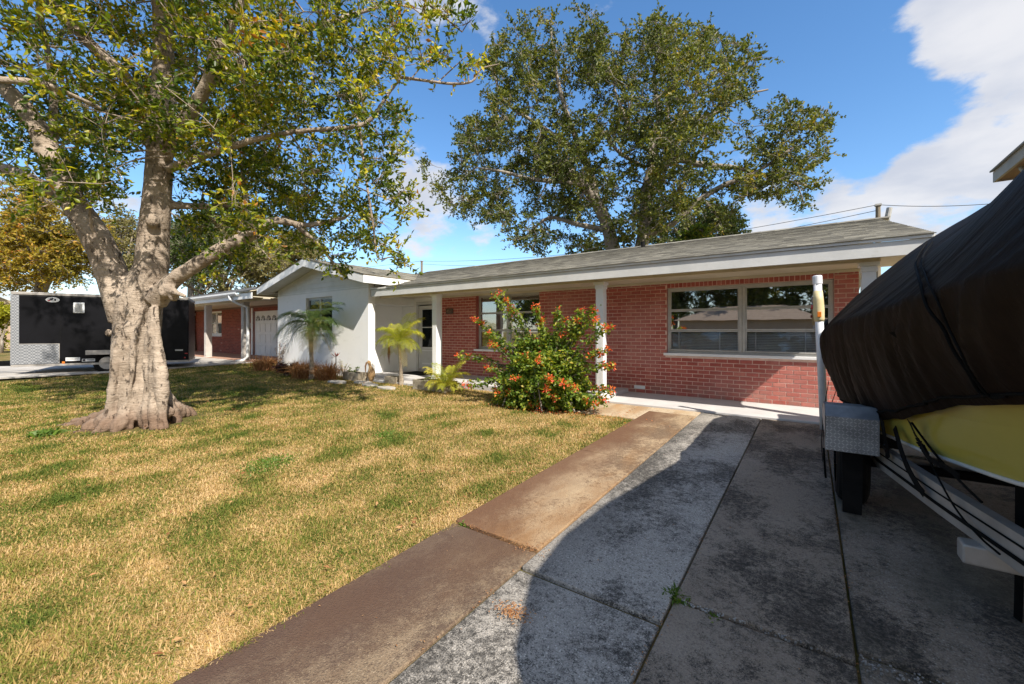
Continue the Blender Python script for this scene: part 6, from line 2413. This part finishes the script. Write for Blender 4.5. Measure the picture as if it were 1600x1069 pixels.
def on_cover(px, py, off=.012):
    e = (gx_ - px) ** 2 + (gy_ - py) ** 2 + np.where(gd_ < .4, 1e9, 0)
    near = e < max(e.min() * 2, 40)
    k = int(np.argmin(np.where(near, gd_, 1e9)))
    a, b = divmod(k, len(GV))
    y, v = GY[a], GV[b]
    p = cov(y, v, -1)
    n_ = (cov(y + .03, v, -1) - p).cross(cov(y, min(1, v + .02), -1) - p).normalized()
    if n_.x > 0:
        n_ = -n_
    return p + n_ * off


SEAM = [(1446, 376), (1436, 392), (1430, 408), (1432, 425), (1440, 445), (1456, 475), (1474, 508), (1494, 546), (1514, 582), (1534, 616), (1552, 645)]
for dx in (0, 9):
    pts, _ = smooth_path([on_cover(x + dx * (1 + .3 * i / 5), y, .014) for i, (x, y) in enumerate(SEAM)], [1] * len(SEAM), 4)
    mb = MB(); mb.tube(pts, .007 if dx == 0 else .005, 5, cap=False); mb.build('seam', M['strap'], cover, smooth=True)
pts = [cov(6.42 + 0 * v, v, -1) + Vector((-.005, .0, .0)) for v in np.linspace(.05, 1, 50)]
mb = MB(); mb.tube(pts, .009, 5, cap=False); mb.build('seam', M['strap'], cover)
pts = [cov(y, .03, -1) + Vector((-.006, 0, 0)) for y in np.linspace(6.4, .4, 120)]
mb = MB(); mb.tube(pts, .009, 5, cap=False); mb.build('hem_rope', M['strap'], cover, smooth=True)


def ath(x, y, off=.03):
    """point just outside the hull or side beam, along a sight line"""
    r = ray(x)
    for Y in np.arange(6.3, .6, -.01):
        d = Y * (CS - r * SN)
        z = EYE + (HY - y) * d / FPX
        cw, cz, gw, gz_, kz = st(Y)
        if z > cz:
            hw = cw + (gw - cw) * min(1, (z - cz) / (gz_ - cz))
            c_ = cst(Y)
            if z > c_[1] - .03:
                hw = max(hw, c_[0] + .03)
        else:
            hw = max(cw, float(np.interp(Y, [q[1] for q in pth][::-1], [q[0] for q in pth][::-1])) + .03)
        if CX - hw - off <= r * Y:
            continue
        return Vector((r * Y, Y, z))
    return at(x, y, 2.0)


def strap(pts, w=.028, th=.003, nm='strap', face=(-1, -.4, 0)):
    P, _ = smooth_path(pts, [1] * len(pts), 5)
    mb = MB()
    for i in range(len(P) - 1):
        a, b = P[i], P[i + 1]
        t = (b - a).normalized()
        s_ = t.cross(Vector(face)).normalized() * w / 2
        n_ = Vector(face).normalized() * th
        mb.face([a - s_, a + s_, b + s_, b - s_])
        mb.face([b - s_ + n_, b + s_ + n_, a + s_ + n_, a - s_ + n_])
        mb.face([a - s_, b - s_, b - s_ + n_, a - s_ + n_]); mb.face([a + s_, a + s_ + n_, b + s_ + n_, b + s_])
    return mb.build(nm, M['strap'], cover)


def cordp(pts, r=.005, nm='cord'):
    P, _ = smooth_path(pts, [1] * len(pts), 5)
    mb = MB(); mb.tube(P, r, 6)
    return mb.build(nm, M['strap'], cover, smooth=True)


# strap at the stern corner, hanging left of the fender
strap([at(1295, 596, 5.0), at(1288, 640, 4.7), at(1284, 690, 4.4), at(1286, 720, 4.1)], .035)
strap([at(1306, 612, 5.0), at(1298, 635, 4.6), at(1289, 655, 4.2), at(1286, 700, 3.7)], .035)
cordp([at(1287, 700, 3.9), at(1290, 745, 3.9), at(1293, 756, 3.95), at(1306, 750, 4.1)], .009)
strap([at(1335, 632, 3.6), at(1343, 655, 3.3), at(1350, 690, 3.15), at(1348, 718, 3.1)], .045)
cordp([at(1345, 640, 3.5), at(1362, 670, 3.2), at(1376, 700, 3.1)], .005)
strap([ath(1378, 655), ath(1384, 690), ath(1388, 716)], .05)
# straps over the yellow side down to the beam
strap([ath(1420, 657), ath(1436, 690), ath(1452, 716), ath(1478, 730), ath(1500, 745)], .03)
strap([ath(1436, 690, .04), ath(1444, 702, .04), ath(1452, 715, .04)], .05)
cordp([ath(1424, 660), ath(1460, 708), ath(1500, 752), ath(1534, 785)], .006)
cordp([ath(1448, 712), ath(1490, 790), ath(1530, 838), ath(1562, 866)], .005)
strap([ath(1398, 668), ath(1414, 720), ath(1432, 755), ath(1444, 772)], .045)
# heavy strap and its loose end at the right edge
strap([cov(2.95, .30, -1) + Vector((-.03, 0, 0)), at(1578, 645, 2.05), at(1588, 668, 2.0), at(1594, 705, 1.98), at(1594, 780, 1.98), at(1593, 900, 2.0), at(1590, 985, 2.05), at(1582, 1042, 2.05)], .045)
mb = MB(); q = at(1588, 668, 1.99); mb.box(q.x - .035, q.y - .02, q.z - .035, q.x + .03, q.y + .005, q.z + .035); mb.build('buckle', M['black_metal'], cover, bevel=.006)
mb = MB(); mb.beam(at(1576, 640, 2.04), at(1590, 640, 2.02), .006, .004); mb.beam(at(1590, 672, 1.97), at(1606, 672, 1.95), .008, .006); mb.build('buckle_pin', M['galv'], cover)
mb = MB()
for (x, y) in ((1556, 607), (1564, 618), (1572, 628)):
    mb.beam(at(x, y, 2.12), at(x + 14, y + 1, 2.10), .004, .004)
mb.build('ladder_lock', M['galv'], cover)

# ------------------------------------------------------------------ litter in the joints
def bits(n, fn, label, mat, L, name='leaf_litter', up=.8):
    P = np.array([fn() for _ in range(n)])
    D = RNG.normal(size=(n, 3)); D[:, 2] *= .12
    V, F = leaves(P, D, L * RNG.uniform(.4, 1.3, n), L * .4 * RNG.uniform(.5, 1.2, n), up=up)
    o = np_obj(name, V, F, mat, None, np.repeat(RNG.random(n), 2), 'stuff')
    tag(o, label, 'leaf litter')
    return o


def jfn():
    k = random.random()
    if k < .45:
        x = random.choice((-1.44, -.595, .17)) + random.gauss(0, .012); y = random.uniform(1.2, 6.6)
        if random.random() < .6: y = random.choice((1.75, 1.85, 2.1, 3.0, 3.1, 3.9)) + random.gauss(0, .07)
    elif k < .8:
        t = random.random(); x = -2.15 + t * .72; y = 2.31 + random.gauss(0, .014)
        if random.random() < .4: x = -1.50 + random.gauss(0, .07); y = 2.30 + random.gauss(0, .03)
    else:
        x = random.uniform(-2.2, .9); y = random.uniform(1, 7)
    return (x, y, float(gz(x, y)) + .006)


bits(520, jfn, 'rust coloured dry leaf bits caught in the driveway joints', M['dry_leaf'], .016)
bits(260, lambda: (random.gauss(-1.25, .05), random.gauss(1.75, .03), float(gz(0, 1.75)) + .006), 'small heap of red dry flower petals beside the brown lane seam', M['dry_leaf'], .018)


def lfn():
    x = random.gauss(-7.5, 4); y = random.uniform(.5, 7)
    x = min(x, -2.4)
    return (x, y, float(gz(x, y)) + .03)


bits(500, lfn, 'scattered fallen tan leaves lying in the lawn grass', M['dry_leaf'], .05, up=.4)
bits(420, lambda: (random.gauss(-3.6, .75), random.gauss(6.15, .22), float(gz(-3.5, 6.1)) + .02), 'fallen orange petals around the foot of the flowering bush', M['flower'], .03)
tuft('weed_tuft', -.585, 2.36, .09, .055, 120, M['weed'], 'small green weed at the crossing of two driveway joints', 'weed', 1.6, .012)
tuft('weed_tuft', -.40, 2.30, .05, .03, 50, M['weed'], 'tiny weed in the cross joint just right of the bigger weed', 'weed', 1.6, .010)
tuft('weed_tuft', -2.10, 2.33, .06, .04, 50, M['weed'], 'small yellow-green weed where the brown lane joint meets the lawn', 'weed', 1.6, .010)
for (x, y, lab) in ((608, 676, 'bright green weed patch in the lawn in front of the slim palm'), (432, 712, 'bright green weed patch in the lawn right of the tree roots'), (410, 722, 'small green weed patch next to the patch right of the tree roots')):
    q = at(x, y, (EYE + .1) * FPX / (y - HY))
    tuft('weed_patch', q.x, q.y, .34, .04, 420, M['weed'], lab, 'weed', 1.8, .012)['kind'] = 'stuff'
tuft('weed_tuft', -8.9, .95, .2, .12, 160, M['weed'], 'low green weed growing on the left root of the lawn tree', 'weed', 1.6, .03)

# ------------------------------------------------------------------ grass
def grass():
    n = 1100000
    rng = np.random.default_rng(77)
    # areal density falls with distance from the camera
    r = 0.9 * (26 / 0.9) ** rng.random(n)
    keep = rng.random(n) < np.clip((r / 3.0) ** 0.55, 0.25, 1)
    r = r[keep]
    u = rng.uniform(-1.32, .55, len(r))
    dx = -SN + u * CS
    dy = CS + u * SN
    nn = np.sqrt(dx * dx + dy * dy)
    X = dx / nn * r
    Y = dy / nn * r
    nzs = 0.02 * np.sin(Y * 9) + 0.014 * np.sin(Y * 23 + 1)
    ok = (X < -2.185 + nzs + rng.normal(0, .012, len(X))) & (Y < 7.30) & (Y > -1.5)
    ok &= ~((X > -3.27) & (Y > 6.33 + 0.05 * np.sin(X * 9)))
    ok &= ~((X > -10.05) & (X < -7.15) & (Y > 6.93))
    ok &= ~((X < -9.95) & (Y > 7.05))
    ok &= ~((X < -16.7 + .1 * np.sin(Y * 2)) & (X > -23))
    ok &= X > -26
    # bare worn earth round the trunk
    dt = np.hypot(X - T0.x, Y - T0.y)
    ok &= rng.random(len(X)) < np.clip((dt - .55) / .7, 0, 1) + (dt > 1.3)
    X, Y, r = X[ok], Y[ok], r[ok]
    n = len(X)
    Z = gz(X, Y) - 0.026
    az = rng.uniform(0, 2 * pi, n)
    # clumps: taller green tufts here and there
    cl = np.array([mnoise.noise(Vector((x * 1.9, y * 1.9, 4.0))) for x, y in zip(X, Y)])
    H = (0.020 + 0.024 * rng.random(n) ** 1.6) * (1 + .7 * np.clip(cl, -.3, .6)) * (1 + r * .012)
    W = 0.0026 * (1 + r * 0.20) * rng.uniform(.6, 1.5, n)
    lean = rng.uniform(.15, 2.6, n) ** 1.0
    D = unit(np.stack([np.cos(az) * lean, np.sin(az) * lean, np.ones(n)], 1))
    S = np.stack([-np.sin(az), np.cos(az), np.zeros(n)], 1) * W[:, None]
    P = np.stack([X, Y, Z], 1)
    H = H * (1 + lean * .55)
    m = P + D * (H * .55)[:, None]
    t = P + D * H[:, None] - np.array([0, 0, 1.0]) * (H * .22 * lean)[:, None]
    V = np.stack([P - S * .5, P + S * .5, m + S * .45, m - S * .45, t], 1).reshape(-1, 3)
    i = np.arange(n)[:, None] * 5
    F = np.concatenate([np.concatenate([i, i + 1, i + 2], 1), np.concatenate([i, i + 2, i + 3], 1), np.concatenate([i + 3, i + 2, i + 4], 1)], 1).reshape(-1, 3)
    far_l = np.clip((-X - 5.5) / 7, 0, 1)
    big = np.array([mnoise.noise(Vector((x * .38, y * .38, 11.0))) for x, y in zip(X, Y)])
    rr = rng.beta(2.0, 1.5, n) - np.clip(cl, 0, .5) * .7 - far_l * .20 - np.clip((X + Y * .9 + 1.2) * -.35, 0, 1) * np.clip((3.0 - Y) / 2.0, 0, 1) * np.clip((6.5 + X) / 2, 0, 1) * .22 - np.clip(big, -.3, .5) * .32
    rr = np.where(rng.random(n) < .12, rng.random(n) * .3, rr)
    dead = rr > .45
    o = np_obj('lawn_grass', V, F, M['blades'], None, np.repeat(np.clip(rr, 0, 1), 3), 'stuff')
    tag(o, 'short dry straw and green lawn grass', 'grass')
    print('blades', n)


grass()
